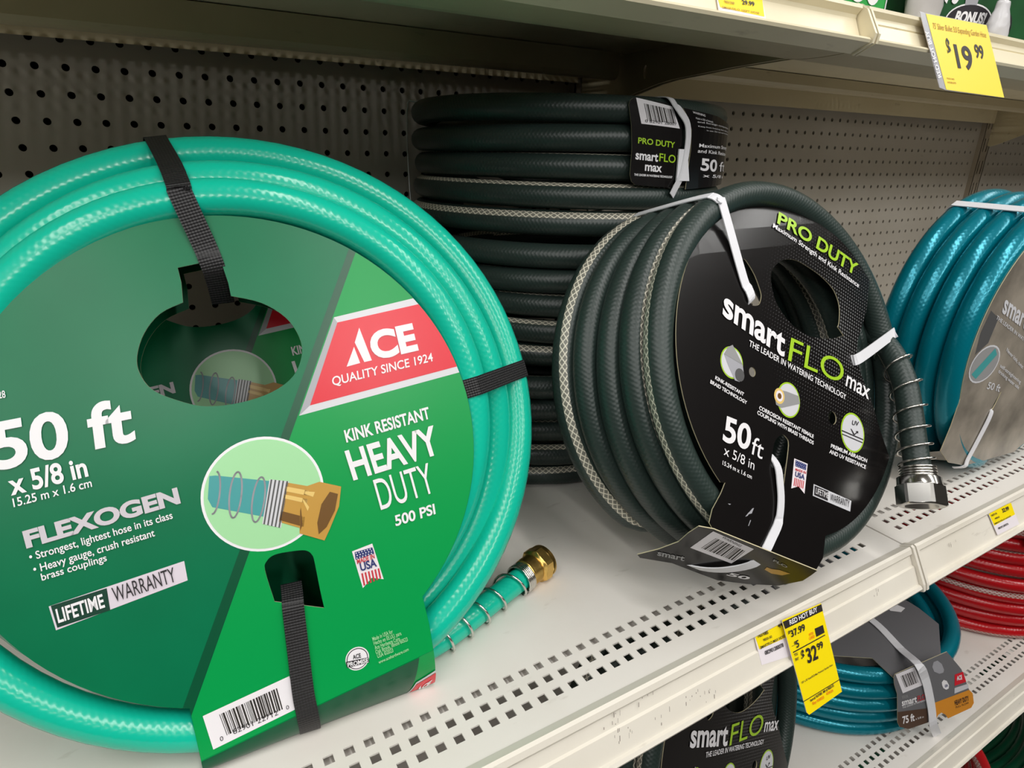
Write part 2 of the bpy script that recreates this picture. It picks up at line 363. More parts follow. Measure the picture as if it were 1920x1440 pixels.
OFFS = {'B': .045, 'b': .026, 'm': .012, 'r': 0.0}
CAPH = {}
def caph(ch, off):
    k = (ch, off)
    if k not in CAPH: CAPH[k] = max(y for x, y in glyphs(ch, off)[0])
    return CAPH[k]
def text(mb, surf, it, h, dx=0, dy=0):
    s, u0, v0, u1, v1, u2, v2, st, col = it; off = OFFS[st[0]]; V, F = glyphs(s, off)
    H = caph('x' if st.endswith('x') else ('0' if s[0].isdigit() else 'H'), off); x0 = min(x for x, y in V); x1 = max(x for x, y in V)
    ex = (u1 - u0, v1 - v0); ey = (u2 - u0, v2 - v0); pts = []
    for x, y in V:
        a = (x - x0) / (x1 - x0); b = y / H; pts.append((u0 + a * ex[0] + b * ey[0] + dx, v0 + a * ex[1] + b * ey[1] + dy))
    idx = [mb.vert(surf.at(p, h)) for p in pts]
    for f in F: mb.face([idx[i] for i in f], col, [pts[i] for i in f])
def bars(mb, surf, q, n, mat, h, seed=3):
    """bar code stripes inside the quad q (tl, tr, br, bl)"""
    rnd = random.Random(seed); x = 0; ws = []
    while x < 1:
        wd = rnd.choice((1, 1, 2, 3)) / n; ws.append((x, min(1, x + wd))); x += wd + rnd.choice((1, 1, 2)) / n
    def at(a, b): return tuple((q[0][i] * (1 - a) + q[1][i] * a) * (1 - b) + (q[3][i] * (1 - a) + q[2][i] * a) * b for i in (0, 1))
    for a, b in ws: patch(mb, surf, [at(a, 0), at(b, 0), at(b, 1), at(a, 1)], mat, h)
def quadlerp(q, a, b): return tuple((q[0][i] * (1 - a) + q[1][i] * a) * (1 - b) + (q[3][i] * (1 - a) + q[2][i] * a) * b for i in (0, 1))
def loop_frame(az, el):
    n = V3((math.cos(el) * math.cos(az), math.cos(el) * math.sin(az), math.sin(el))); u = V3((0, 0, 1)).cross(n).normalized(); return n, u, n.cross(u)
def coil_path(loops, a0, span=.16, per=84, wob=.0012, seed=1, start=None, end=None):
    """loops = list of (centre, N, U, V, R); one continuous hose running round every loop, stepping to the next one near angle a0"""
    rnd = random.Random(seed); out = []
    def pt(L, a, ph):
        c, n, u, v, R = L; rr = R + wob * math.sin(2 * a + ph); return c + u * (rr * math.cos(a)) + v * (rr * math.sin(a)) + n * (wob * .8 * math.sin(a * 1.7 + ph * 2))
    phs = [rnd.uniform(0, 6.28) for _ in loops]
    for k, L in enumerate(loops):
        for i in range(per):
            f = i / per; a = a0 + 2 * math.pi * f; p = pt(L, a, phs[k])
            if k + 1 < len(loops) and f > 1 - span:
                t = (f - 1 + span) / span; t = t * t * (3 - 2 * t); p = p.lerp(pt(loops[k + 1], a, phs[k + 1]), t)
            out.append(p)
    out.append(pt(loops[-1], a0 + 2 * math.pi * .999, phs[-1]))
    return out
def extrude(mb, prof, x0, x1, mat):
    """closed (y, z) profile pushed along X"""
    a = [mb.vert((x0, y, z)) for y, z in prof]; b = [mb.vert((x1, y, z)) for y, z in prof]; n = len(prof)
    for i in range(n):
        j = (i + 1) % n; mb.face([a[i], a[j], b[j], b[i]], mat)
    V, F = tess(prof)
    if len(V) == n:
        for f in F: mb.face([a[i] for i in f], mat); mb.face([b[i] for i in f][::-1], mat)

def hull_strap(path, c, n, u, v, ang, r, start=(), tail=.03, shear=0.0):
    """strap pulled tight round the bundle: convex hull of the hose sections cut by the half plane at angle ang"""
    e = u * math.cos(ang) + v * math.sin(ang); w = v * math.cos(ang) - u * math.sin(ang); S_ = []
    for p, q in zip(path, path[1:]):
        a, b = (p - c).dot(w), (q - c).dot(w)
        if a * b <= 0 and a != b and (p - c).dot(e) > .02:
            m = p.lerp(q, a / (a - b)); S_.append(((m - c).dot(e), (m - c).dot(n)))
    P = sorted({(round(x + r * math.cos(k * math.pi / 12), 6), round(y + r * math.sin(k * math.pi / 12), 6)) for x, y in S_ for k in range(24)})
    def half(Q):
        h = []
        for p in Q:
            while len(h) > 1 and (h[-1][0] - h[-2][0]) * (p[1] - h[-2][1]) - (h[-1][1] - h[-2][1]) * (p[0] - h[-2][0]) <= 0: h.pop()
            h.append(p)
        return h
    lo, up = half(P), half(P[::-1]); H = lo[:-1] + up[:-1]          # counter-clockwise in (radius, n)
    i0 = max(range(len(H)), key=lambda i: H[i][1]); H = H[i0:] + H[:i0]; i1 = min(range(len(H)), key=lambda i: H[i][1])
    ch = [H[0]] + H[:i1 - 1:-1]                                         # front, over the outside, to the back (clockwise)
    out = []
    for x, y in ch:
        q = c + e * x + n * y + w * (shear * (ch[0][1] - y))
        if not out or (q - out[-1]).length > .0022: out.append(q)
    x, y = ch[-1]; sh_ = w * (shear * (ch[0][1] - y)); out += [c + e * (x - tail * .5) + n * y + sh_, c + e * (x - tail) + n * y + sh_]
    return list(start) + out, w
# ------------------------------------------------------------------ printed artwork: outlines and lettering in metres on each card
S={
 'g_hole':[(-.0206,.0969),(-.0333,.0912),(-.0427,.0805),(-.0478,.0676),(-.0476,.0576),(-.0425,.0476),(-.0309,.0399),(-.016,.0341),(.0031,.0338),(.0219,.038),(.0355,.0465),(.0422,.0593),(.0417,.0712),(.0352,.0836),(.0224,.0936),(.0058,.099),(.0052,.1072),(.0027,.1206),(-.0073,.1201),(-.021,.1176),(-.0201,.1087)],
 'g_slot':[(.0049,-.0706),(.0065,-.065),(.0115,-.0621),(.0208,-.0621),(.0293,-.0633),(.033,-.0669),(.034,-.0722),(.0351,-.0896),(.0362,-.1019),(.008,-.0907)],
 'g_arcpts':[(.0815,.1184),(-.0463,-.1509),(-.0478,-.1498)],
 'g_line':[(.0825,.1208),(.0653,.0829),(.0363,.0217),(.0293,.0085),(-.0018,-.0575),(-.0472,-.1512)],
 'g_line2':[(.0774,.121),(.0601,.0833),(.0294,.0226),(.0222,.0096),(-.0096,-.0557),(-.0501,-.1433)],
 'g_fold':[(-.0478,-.1498),(-.0427,-.1736),(.1019,-.1476),(.1012,-.1295),(.0992,-.1104)],
 'g_silver':[(.0644,.0812),(.1163,.089),(.1434,.0366),(.0358,.0212)],
 'g_red':[(.0662,.0777),(.1197,.085),(.1416,.0407),(.0431,.0268)],
 'g_bevel':[(.0644,.0812),(.0662,.0777),(.0431,.0268),(.0358,.0212)],
 'g_A1':[(.0795,.0732),(.085,.0511),(.08,.0505),(.0755,.0638)],
 'g_A2':[(.0747,.0611),(.0773,.0502),(.0685,.0487)],
 'g_circ':[(.0101,-.0237),(-.0229,-.0169),(.0155,.0114),(.0457,-.0249),(.007,-.0595)],
 'g_rib':[(.0573,-.0701),(.0706,-.0678),(.075,-.0925),(.0676,-.0898),(.0612,-.0951)],
 'g_ribblue':[(.0589,-.071),(.0703,-.0702),(.0711,-.0745),(.0589,-.0759)],
 'g_ribstripes':[(.0609,-.0855),(.0737,-.0846),(.0742,-.0914),(.0615,-.0938)],
 'g_life':[(-.1054,-.0648),(-.0377,-.0548),(-.0372,-.0665),(-.1036,-.0786)],
 'g_lifedark':[(-.1044,-.0647),(-.0776,-.0613),(-.0773,-.074),(-.1028,-.0774)],
 'g_bar':[(-.0388,-.1477),(.0109,-.1383),(.0133,-.1594),(-.0356,-.169)],
 'g_bars':[(-.0301,-.1495),(.003,-.1435),(.0048,-.1573),(-.0275,-.163)],
 'g_badge':[(.0523,-.1391),(.0442,-.1385)],
 'g_banner':[(.045,-.1391),(.0592,-.1401),(.0594,-.1435),(.0453,-.1431)],
 'gi_hose':[(-.0187,-.0076),(-.0154,-.0078),(.0157,-.0169),(.0107,-.0386),(-.0193,-.0263),(-.0211,-.021)],
 'gi_coil':[(.0141,-.0153),(.0252,-.0186),(.017,-.0464),(.0067,-.0417)],
 'gi_b1':[(.0233,-.0189),(.037,-.024),(.0301,-.0498),(.0162,-.0424)],
 'gi_b2':[(.0345,-.0235),(.0429,-.022),(.0557,-.0274),(.0529,-.0397),(.0455,-.053),(.0415,-.0595),(.0273,-.0519),(.0293,-.0377)],
 'gi_hole':[(.0484,-.0294),(.0532,-.0317),(.0501,-.0418),(.0438,-.0513),(.0385,-.0549),(.0385,-.0475),(.0424,-.0363)],
 'gi_spring':[(-.0207,-.0292),(-.018,-.0304),(-.0096,-.0073),(-.0072,-.0067),(-.0018,-.0099),(-.0089,-.0353),(-.0108,-.0337),(-.0105,-.0274),(-.0004,-.0127),(.0039,-.0109),(.0105,-.0147),(.005,-.0414),(.0017,-.0388),(.0028,-.03),(.012,-.0175)],
 'b_right':[(.1419,.0616),(.1168,.0297),(.0913,.0046),(.084,-.0086),(.0846,-.025),(.0912,-.0492),(.095,-.0807),(.0949,-.1033)],
 'b_tab':[(-.1311,-.0716),(-.1247,-.0725),(-.1317,-.0788),(-.1442,-.0873),(-.1504,-.0955),(-.1478,-.1019),(-.0432,-.168),(-.031,-.1623),(-.0213,-.1495)],
 'b_hole':[(-.0143,.0783),(-.0065,.0851),(.0085,.0897),(.026,.0876),(.0439,.0788),(.0596,.0687),(.0721,.0558),(.0751,.0407),(.0695,.0267),(.0651,.0221),(.0711,.0132),(.0601,.0126),(.0386,.015),(.0151,.0219),(-.0029,.0348),(-.0145,.0512),(-.017,.065)],
 'b_slot':[(-.0516,.0868),(-.0517,.0751),(-.0504,.0684),(-.0489,.0572),(-.0447,.0547),(-.0384,.0553),(-.034,.0601),(-.0327,.0653),(-.0352,.0788),(-.0405,.0899),(-.0451,.0942)],
 'b_slot2':[(-.0624,-.0623),(-.0566,-.0559),(-.0473,-.0533),(-.0423,-.0569),(-.0415,-.0634),(-.0529,-.0827),(-.0601,-.0937),(-.0612,-.0883),(-.0629,-.0788),(-.0693,-.074)],
 'b_h1':[(-.0661,.0026),(-.0626,.0007)],
 'b_h2':[(.0257,-.0549),(.0313,-.0568)],
 'b_i1':[(-.0879,.014),(-.1003,.0179)],
 'b_i2':[(-.029,-.0278),(-.015,-.0333)],
 'b_i3':[(.0504,-.0738),(.0335,-.0674)],
 'b_i1t':[(-.0886,.0266),(-.0827,.0274),(-.0762,.0101),(-.0772,.0027),(-.0844,-.0023),(-.0893,-.0001),(-.0928,.0117),(-.0949,.022)],
 'b_i1h':[(-.0825,.003),(-.0772,.0027)],
 'b_i2t':[(-.0461,-.0212),(-.0402,-.0167),(-.0299,-.0203),(-.0149,-.0273),(-.0156,-.0339),(-.0407,-.0323),(-.0466,-.0283)],
 'b_i2h':[(-.0402,-.0223),(-.0433,-.0211)],
 'b_i3l':[(.0344,-.0676),(.0639,-.083),(.0637,-.0841),(.0342,-.0687)],
 'b_i3m':[(.0337,-.0707),(.0616,-.0853),(.0612,-.0861),(.0338,-.0717)],
 'b_i3a':[(.048,-.0697),(.0492,-.0699),(.0519,-.0753),(.0555,-.0747),(.055,-.0734),(.0588,-.0743),(.0579,-.0764),(.0567,-.0755),(.0517,-.0764),(.05,-.0754)],
 'b_rib':[(-.039,-.0752),(-.0233,-.0838),(-.0362,-.1059),(-.0416,-.0981),(-.0513,-.0972)],
 'b_ribblue':[(-.0379,-.0768),(-.0252,-.084),(-.0277,-.0882),(-.0401,-.0815)],
 'b_ribstripes':[(-.0445,-.0899),(-.0325,-.0962),(-.0359,-.1017),(-.0482,-.0957)],
 'b_life':[(-.0212,-.1017),(.0254,-.1295),(.0201,-.1376),(-.0259,-.1104)],
 'b_lifedark':[(-.0205,-.1032),(-.0039,-.1129),(-.0079,-.12),(-.0241,-.1103)],
 'b_scuff':[(-.1154,-.1034),(-.1113,-.1037),(-.1081,-.1024),(-.1026,-.1031),(-.0965,-.098),(-.0993,-.0976),(-.1058,-.0999),(-.1097,-.101)],
 'b_scuff2':[(-.1116,-.1104),(-.1107,-.1107),(-.106,-.1067),(-.1068,-.106)],
 'b_scuff3':[(-.1277,-.0876),(-.1236,-.0892),(-.1257,-.0895)],
 's_lab1':[(-.3449,.4008),(-.3475,.3989),(-.3486,.395),(-.3443,.3773),(-.3419,.3565),(-.3419,.3343),(-.3397,.328),(-.3352,.3248),(-.2908,.3221),(-.2888,.3574),(-.283,.3618),(-.2868,.3812),(-.2985,.3946),(-.3103,.3984)],
 's_lab2':[(-.2874,.3948),(-.2678,.3931),(-.2253,.3903),(-.2042,.3877),(-.1577,.3829),(-.1586,.3757),(-.1594,.3701),(-.1604,.3366),(-.1605,.3232),(-.2711,.3203),(-.2695,.3578),(-.2718,.3762),(-.2782,.3857)],
 's_bar':[(-.3421,.4011),(-.3015,.3952),(-.2892,.3764),(-.3345,.3793)],
 's_bars':[(-.3335,.3965),(-.3011,.3925),(-.2949,.3806),(-.3282,.3821)],
 's_strap':[(-.3047,.398),(-.2884,.3941),(-.2782,.3857),(-.272,.3762),(-.2698,.3527),(-.2701,.3285),(-.2819,.3283),(-.2869,.3176),(-.2971,.3155)],
 's_strapc':[(-.2986,.3956),(-.2897,.3893),(-.2814,.3814),(-.278,.3718),(-.2774,.3619),(-.2784,.3476),(-.2816,.333),(-.2877,.3228),(-.2923,.3147)],
 's_clip':[(-.2894,.3581),(-.2779,.358),(-.2701,.3285),(-.2886,.3287)],
 't32':[(.4884,-.0024),(.5375,-.0049),(.536,-.0785),(.5321,-.0786),(.4926,-.0797),(.4906,-.077)],
 't32black':[(.4887,-.0038),(.5375,-.0057),(.5372,-.0113),(.4895,-.0098)],
 't32box':[(.5224,-.0211),(.5331,-.0217),(.5329,-.028),(.522,-.0278)],
 't32l1':[(.4917,-.029),(.5328,-.0296),(.5327,-.0304),(.4916,-.0299)],
 't32l2':[(.4894,-.0677),(.5366,-.0683),(.5366,-.0689),(.4894,-.0683)],
 't44':[(.459,-.0027),(.4963,-.003),(.4954,-.0339),(.4593,-.0284)],
 't44y':[(.459,-.0027),(.4963,-.003),(.4958,-.0187),(.4608,-.0165)],
 'tr':[(.8295,-.0049),(.8793,-.007),(.8847,-.0325),(.8361,-.0313)],
 'try':[(.8295,-.0049),(.8793,-.007),(.881,-.0206),(.8343,-.0205)],
 't19':[(.7705,.0034),(.7805,.0028),(.899,.0052),(.9038,-.0737),(.7878,-.0731),(.778,-.0713)],
 't19y':[(.7802,.0021),(.8988,.0046),(.9038,-.0737),(.7886,-.0727)],
 't29':[(.5001,-.0119),(.5533,-.0069),(.5527,-.0325),(.4989,-.0319)],
 't29y':[(.5001,-.0119),(.5533,-.0069),(.5513,-.024),(.5015,-.0228)],
 'gs_gray':[(.774,0),(.929,0),(.865,1),(.771,.595)],
 'gs_sil':[(1,.465),(1,.533),(.905,.672),(.875,1),(.865,1),(.903,.6)],
 'gs_red':[(1,.533),(1,.949),(.882,1),(.875,1),(.905,.672)],
 'gs_A1':[(.925,.765),(.931,.996),(.923,1),(.917,.923)],
 'gs_A2':[(.913,.957),(.915,1),(.904,1)],
 'bf_out':[(-.0012,.0015),(-.0105,-.0041),(-.0081,-.0166),(-.0034,-.0307),(-.0045,-.0505),(-.0087,-.0698),(-.0038,-.0719),(.0178,-.0579),(.0427,-.0529),(.0603,-.0491),(.0785,-.035),(.0948,-.0171),(.0985,.002),(.0945,.0128),(.0912,.0198)],
 'bf_bar':[(.0007,-.0005),(.038,.0052),(.045,-.0219),(.0081,-.0297)],
 'bf_bars':[(.0091,-.0053),(.0362,-.0013),(.0428,-.0178),(.0133,-.0236)],
 'bf_line':[(.0343,-.0446),(.0341,-.0433),(.0946,-.0054),(.0956,-.0066)],
 'bf_yel':[(.0652,-.005),(.0694,-.004),(.0744,-.0005),(.0804,.0012),(.0834,.0021),(.0822,-.0043),(.0754,-.0087),(.0671,-.0087)],
 'l_side':[(-.0592,.1078),(-.058,.1121),(-.0293,.1196),(-.017,.1223),(.0247,.1325),(.0551,.0993),(.0752,.062),(.0759,.0584),(.0429,.0459),(.0183,.0446),(.0237,.0219),(.009,.021),(-.0214,.0167),(-.037,.0237),(-.0418,.0318),(-.0491,.0785),(-.0563,.0952)],
 'l_orange':[(.0162,.0521),(.0752,.062),(.0825,.0547),(.0879,.0376),(.0845,.0302),(.0456,.0205),(.0396,.0282),(.0318,.033),(.0265,.0301),(.0237,.0219),(.0185,.0414)],
 'l_brown':[(-.0447,.0497),(.005,.0457),(.0106,.021),(-.0215,.017),(-.0371,.0239),(-.0418,.0318)],
 'l_bar':[(-.0572,.112),(-.0275,.1185),(-.0088,.0859),(-.0405,.0791)],
 'l_bars':[(-.0488,.1081),(-.0265,.1123),(-.0162,.092),(-.0379,.0877)],
 'l_red':[(.0447,.0927),(.0584,.0948),(.0672,.0767),(.0477,.0737)],
 'l_sil':[(.0483,.0701),(.0712,.0728),(.0733,.0652),(.0496,.0607)],
 'l_oval':[(.0239,.0842),(.0266,.0876),(.032,.085),(.0375,.0769),(.0377,.0714),(.0337,.0702),(.0281,.0741),(.0253,.0793)],
 'l_badge':[(.0029,.1128),(.0041,.1202),(.0104,.1214),(.0188,.1145),(.0243,.1043),(.0238,.0998),(.0174,.0991),(.0076,.1043)],
 'l_strap':[(-.0238,.1253),(-.0084,.0981),(.0024,.0713),(.012,.0427),(.0186,.0174),(.0188,.0012)],
 'gi_hoops':[(-.0059,-.0213),(-.0028,-.0225),(-.0028,-.0078),(.0064,-.0265),(.0096,-.0277),(.0099,-.0132),(-.0171,-.0179),(-.0144,-.0191),(-.0143,-.0055)]}
T={
 'green':[
  ('CE',.086,.0518,.1167,.0556,.0841,.0695,'B','white'),
  ('QUALITY SINCE 1924',.0584,.0375,.1258,.0464,.0583,.0431,'m','white'),
  ('KINK RESISTANT',.0624,.0003,.1191,.0081,.0616,.0081,'b','white'),
  ('HEAVY',.0637,-.0243,.1237,-.0161,.0604,-.0052,'b','white'),
  ('DUTY',.0788,-.0472,.1165,-.042,.0759,-.0269,'r','white'),
  ('500 PSI',.087,-.0595,.1146,-.0566,.0868,-.0525,'b','white'),
  ('MADE IN',.0596,-.0788,.071,-.0775,.0595,-.0757,'b','redink'),
  ('USA',.0613,-.0838,.0718,-.0829,.0609,-.0785,'b','blueink'),
  ('50 ft',-.1208,.0137,-.0537,.0201,-.1206,.0389,'b','white'),
  ('x 5/8 in',-.115,-.001,-.0788,.0033,-.1158,.0101,'b','white'),
  ('15.25 m x 1.6 cm',-.1145,-.0077,-.0778,-.0031,-.1147,-.003,'m','white'),
  ('FLEXOGEN',-.1115,-.0306,-.0354,-.0202,-.1124,-.0215,'B','silverink'),
  ('• Strongest, lightest hose in its class',-.1106,-.0381,-.0404,-.0287,-.111,-.0339,'m','white'),
  ('• Heavy gauge, crush resistant',-.1096,-.0452,-.0506,-.037,-.1099,-.041,'m','white'),
  ('brass couplings',-.1066,-.05,-.0755,-.0459,-.1069,-.0461,'m','white'),
  ('LIFETIME',-.1019,-.0746,-.0794,-.0714,-.1025,-.067,'b','white'),
  ('WARRANTY',-.0746,-.0702,-.0429,-.0655,-.0754,-.0617,'r','darkink'),
  ('28',-.1144,.0515,-.1113,.0517,-.1145,.0554,'m','white'),
  ('82901 22712',-.0238,-.1636,.0019,-.1598,-.0242,-.1605,'r','darkink'),
  ('0',-.0313,-.1655,-.0295,-.1652,-.0315,-.1627,'r','darkink'),
  ('0',.0068,-.1583,.0085,-.1581,.0066,-.1558,'r','darkink'),
  ('Made in USA for',.0633,-.1304,.0767,-.1287,.0629,-.1278,'m','palegreen'),
  ('Hecho en EE.UU. para',.0637,-.1333,.082,-.1314,.0633,-.1307,'m','palegreen'),
  ('Ace Hardware Corp.',.064,-.1363,.0811,-.1347,.0636,-.1337,'m','palegreen'),
  ('Oak Brook, Illinois 60523',.0642,-.1393,.0856,-.1364,.0639,-.1367,'m','palegreen'),
  ('USA ©2023',.0649,-.1422,.0754,-.141,.0646,-.1394,'m','palegreen'),
  ('www.acehardware.com',.0652,-.1461,.0854,-.1429,.0649,-.144,'m','palegreen'),
  ('PROMISE',.0458,-.1426,.0589,-.1431,.0458,-.1398,'b','white'),
  ('ACE',.0496,-.1387,.0547,-.1387,.0495,-.1359,'b','darkink')],
 'black':[
  ('PRO DUTY',.0128,.123,.1119,.0657,.0223,.1334,'b','lime'),
  ('Maximum Strength and Kink Resistance',.0042,.1192,.1118,.054,.0077,.1229,'m','white'),
  ('smart',-.0868,.0527,-.0226,.0081,-.08,.0662,'bx','white'),
  ('FLO',-.0189,.0045,.0506,-.0288,-.0075,.0224,'r','lime'),
  ('max',.0548,-.031,.0864,-.0503,.0612,-.0227,'mx','white'),
  ('THE LEADER IN WATERING TECHNOLOGY',-.0642,.0239,.0502,-.0435,-.0616,.0283,'m','white'),
  ('KINK-RESISTANT',-.1116,.0049,-.084,-.0139,-.11,.0073,'b','white'),
  ('BRAID TECHNOLOGY',-.1179,.0029,-.0825,-.0209,-.1164,.0053,'b','white'),
  ('CORROSION RESISTANT FEMALE',-.0693,-.0275,-.0086,-.0654,-.0676,-.0248,'b','white'),
  ('COUPLING WITH BRASS THREADS',-.0728,-.0306,-.0106,-.0705,-.0711,-.0279,'b','white'),
  ('PREMIUM ABRASION',.0123,-.0783,.0604,-.104,.0144,-.0755,'b','white'),
  ('AND UV RESISTANCE',.0084,-.0822,.0563,-.1088,.0105,-.0794,'b','white'),
  ('UV',.0511,-.0665,.0605,-.07,.0536,-.063,'m','darkink'),
  ('50',-.1184,-.0411,-.091,-.0556,-.1089,-.0238,'b','white'),
  ('ft',-.0909,-.0582,-.0791,-.0661,-.0827,-.0464,'r','white'),
  ('x 5/8 in',-.1207,-.0518,-.0912,-.0715,-.1171,-.0454,'r','white'),
  ('15.24 m x 1.6 cm',-.1244,-.0587,-.0961,-.0774,-.1229,-.0558,'m','white'),
  ('MADE IN',-.0415,-.0847,-.029,-.091,-.0406,-.0829,'b','redink'),
  ('USA',-.0435,-.0889,-.0327,-.0949,-.0415,-.0854,'b','blueink'),
  ('LIFETIME',-.0224,-.1094,-.007,-.1183,-.0198,-.1052,'r','white'),
  ('WARRANTY',-.005,-.1204,.0194,-.1336,-.002,-.1151,'r','darkink')],
 'stack':[
  ('PRO DUTY',-.3365,.3624,-.2937,.3591,-.3367,.3675,'b','lime'),
  ('smart',-.3378,.3484,-.3127,.3464,-.338,.3538,'bx','white'),
  ('FLO',-.3114,.3469,-.2909,.3453,-.3117,.3539,'m','lime'),
  ('max',-.3267,.3383,-.307,.3368,-.3269,.3436,'bx','white'),
  ('THE LEADER IN WATERING TECHNOLOGY',-.3377,.3336,-.2927,.3312,-.3378,.3355,'b','white'),
  ('Maximum Strength',-.2573,.3605,-.1579,.3591,-.2574,.3638,'m','white'),
  ('and Kink Resistance',-.2586,.3554,-.1583,.3525,-.2588,.3587,'m','white'),
  ('50',-.2498,.3388,-.2088,.337,-.251,.3504,'b','white'),
  ('ft',-.1976,.3369,-.1578,.3361,-.2008,.3468,'r','white'),
  ('x 5/8 in',-.2434,.332,-.1573,.3286,-.243,.335,'m','white'),
  ('0 82901 28007',-.3306,.3807,-.2942,.3789,-.3311,.383,'r','darkink'),
  ('WARNING',-.2734,.3907,-.2521,.3886,-.2743,.3926,'m','white'),
  ('Made in USA of domestic',-.2676,.3858,-.2347,.3837,-.2685,.3875,'r','white'),
  ('and foreign components',-.2644,.3828,-.1745,.3798,-.2654,.3843,'r','white'),
  ('Keep from freezing; drain when not',-.2623,.379,-.1743,.3767,-.2631,.3802,'r','white'),
  ('in use. Do not use for drinking',-.2459,.3757,-.1697,.3741,-.2468,.3769,'r','white')],
 't32':[
  ('RED HOT BUY',.4953,-.0085,.5306,-.0093,.4955,-.0048,'b','white'),
  ('$',.491,-.015,.4934,-.0151,.4914,-.0122,'b','darkink'),
  ('37.99',.4938,-.0178,.5115,-.0181,.4937,-.0126,'b','darkink'),
  ('-',.4916,-.0249,.4939,-.025,.4917,-.0234,'b','darkink'),
  ('$',.4947,-.025,.497,-.0252,.4951,-.022,'b','darkink'),
  ('5',.4965,-.0275,.5,-.0274,.497,-.0221,'b','darkink'),
  ('$',.4988,-.0381,.5027,-.0382,.5,-.0311,'b','darkink'),
  ('32',.5048,-.0429,.5179,-.0437,.5058,-.0317,'b','darkink'),
  ('99',.5196,-.0379,.5272,-.0379,.5195,-.0327,'b','darkink'),
  ('WITH',.5137,-.0241,.5192,-.0245,.514,-.022,'b','orangeink'),
  ('CARD',.513,-.027,.52,-.0273,.5131,-.0248,'b','orangeink'),
  ('YOU',.4918,-.0326,.496,-.0328,.4919,-.0305,'b','darkink'),
  ('PAY',.4917,-.0365,.496,-.0367,.4919,-.0342,'b','darkink'),
  ('5/8" x 50\' SmartFLO Max Premium Garden Hose',.4924,-.0547,.5323,-.0552,.4922,-.0532,'m','darkink'),
  ('Item # 7637085  Mfr # 9820-50',.497,-.071,.5277,-.0707,.497,-.069,'b','darkink'),
  ('Exp 9/30/23',.4989,-.0741,.5132,-.0746,.499,-.0721,'b','orangeink'),
  ('4/30/24',.5167,-.0736,.5255,-.074,.5166,-.0716,'b','orangeink')],
 't44':[
  ('44',.4858,-.0087,.4915,-.0087,.4859,-.0047,'b','darkink'),
  ('7637085',.4618,-.0077,.4739,-.0086,.4617,-.0052,'b','darkink'),
  ('9820-50',.4666,-.0123,.4767,-.0128,.4666,-.0104,'m','darkink'),
  ('SMARTFLO MAX HOSE',.4616,-.0166,.4908,-.0175,.4617,-.0145,'m','darkink'),
  ('082901280078',.4651,-.0224,.4868,-.0237,.4652,-.0194,'b','darkink')],
 'tr':[
  ('32.99',.8569,-.0122,.8713,-.0129,.8566,-.008,'b','darkink'),
  ('7637116',.833,-.0103,.8451,-.0105,.8325,-.0083,'b','darkink'),
  ('98503',.8386,-.0148,.8482,-.0152,.8383,-.0131,'b','darkink'),
  ('SMARTFLO HOSE',.8348,-.0195,.8709,-.0204,.8345,-.018,'m','darkink'),
  ('082901285076',.8398,-.0261,.8618,-.0267,.8395,-.024,'b','darkink')],
 't19':[
  ('$',.8056,-.0363,.8127,-.0365,.8059,-.0193,'b','darkink'),
  ('19',.8193,-.0479,.8518,-.0478,.8198,-.0238,'b','darkink'),
  ('99',.8601,-.0339,.8777,-.0341,.8615,-.0196,'b','darkink'),
  ("75' Silver Bullet 3.0 Expanding Garden Hose",.7874,-.0121,.8918,-.0098,.7885,-.0061,'r','tanink'),
  ('7021345',.7935,-.0621,.8076,-.0618,.7932,-.0605,'m','tanink'),
  ('HOBLS75',.7936,-.066,.8092,-.0658,.7937,-.0642,'m','tanink'),
  ('RED HOT BUY',.7834,-.0609,.7769,-.0149,.7773,-.0627,'b','white')],
 't29':[
  ('29.99',.5271,-.0171,.5416,-.0168,.5272,-.0136,'b','darkink'),
  ('7021338',.5068,-.0188,.5179,-.0186,.5069,-.0169,'b','tanink'),
  ('SMARTFLO 100FT HOSE',.5031,-.0235,.5453,-.0228,.5034,-.0219,'m','tanink'),
  ('082901280665',.5071,-.0286,.531,-.0279,.5074,-.0269,'m','darkink')],
 'gstrip':[
  ('CE',.931,1.009,.972,.925,.941,.804,'B','white')],
 'flap':[
  ('smart',.0008,-.0574,.0202,-.0474,-.0028,-.0531,'bx','greyink'),
  ('50',.0568,-.0372,.0722,-.0295,.0559,-.0318,'b','white'),
  ('FLO',.0598,.0046,.0744,.0057,.0582,.0069,'b','greyink'),
  ('WARNING',.0108,-.0018,.0293,-.0004,.0103,.0008,'r','darkink')],
 'lower':[
  ('smart',-.0391,.0587,-.0144,.0604,-.0408,.066,'bx','white'),
  ('FLO',-.0129,.0607,-.0012,.0619,-.015,.0698,'m','redink'),
  ('THE LEADER IN WATERING',-.0376,.0542,.0012,.0591,-.0383,.0568,'r','white'),
  ('75 ft',-.0332,.0284,-.0134,.0298,-.0361,.0409,'b','white'),
  ('x 5/8 in',-.0118,.0302,.0016,.0312,-.0127,.0336,'r','white'),
  ('HEAVY DUTY',.0542,.0407,.0781,.0444,.051,.049,'b','darkink'),
  ('FULL FLOW',.0565,.0351,.0787,.0386,.0552,.0386,'r','darkink'),
  ('ACE',.0498,.0824,.0588,.083,.0477,.0898,'B','white'),
  ('USA',.031,.0748,.0358,.0754,.0295,.0793,'b','blueink'),
  ('NEVER KINK',-.0408,.0706,-.0305,.0709,-.0424,.0756,'b','greyink')]}
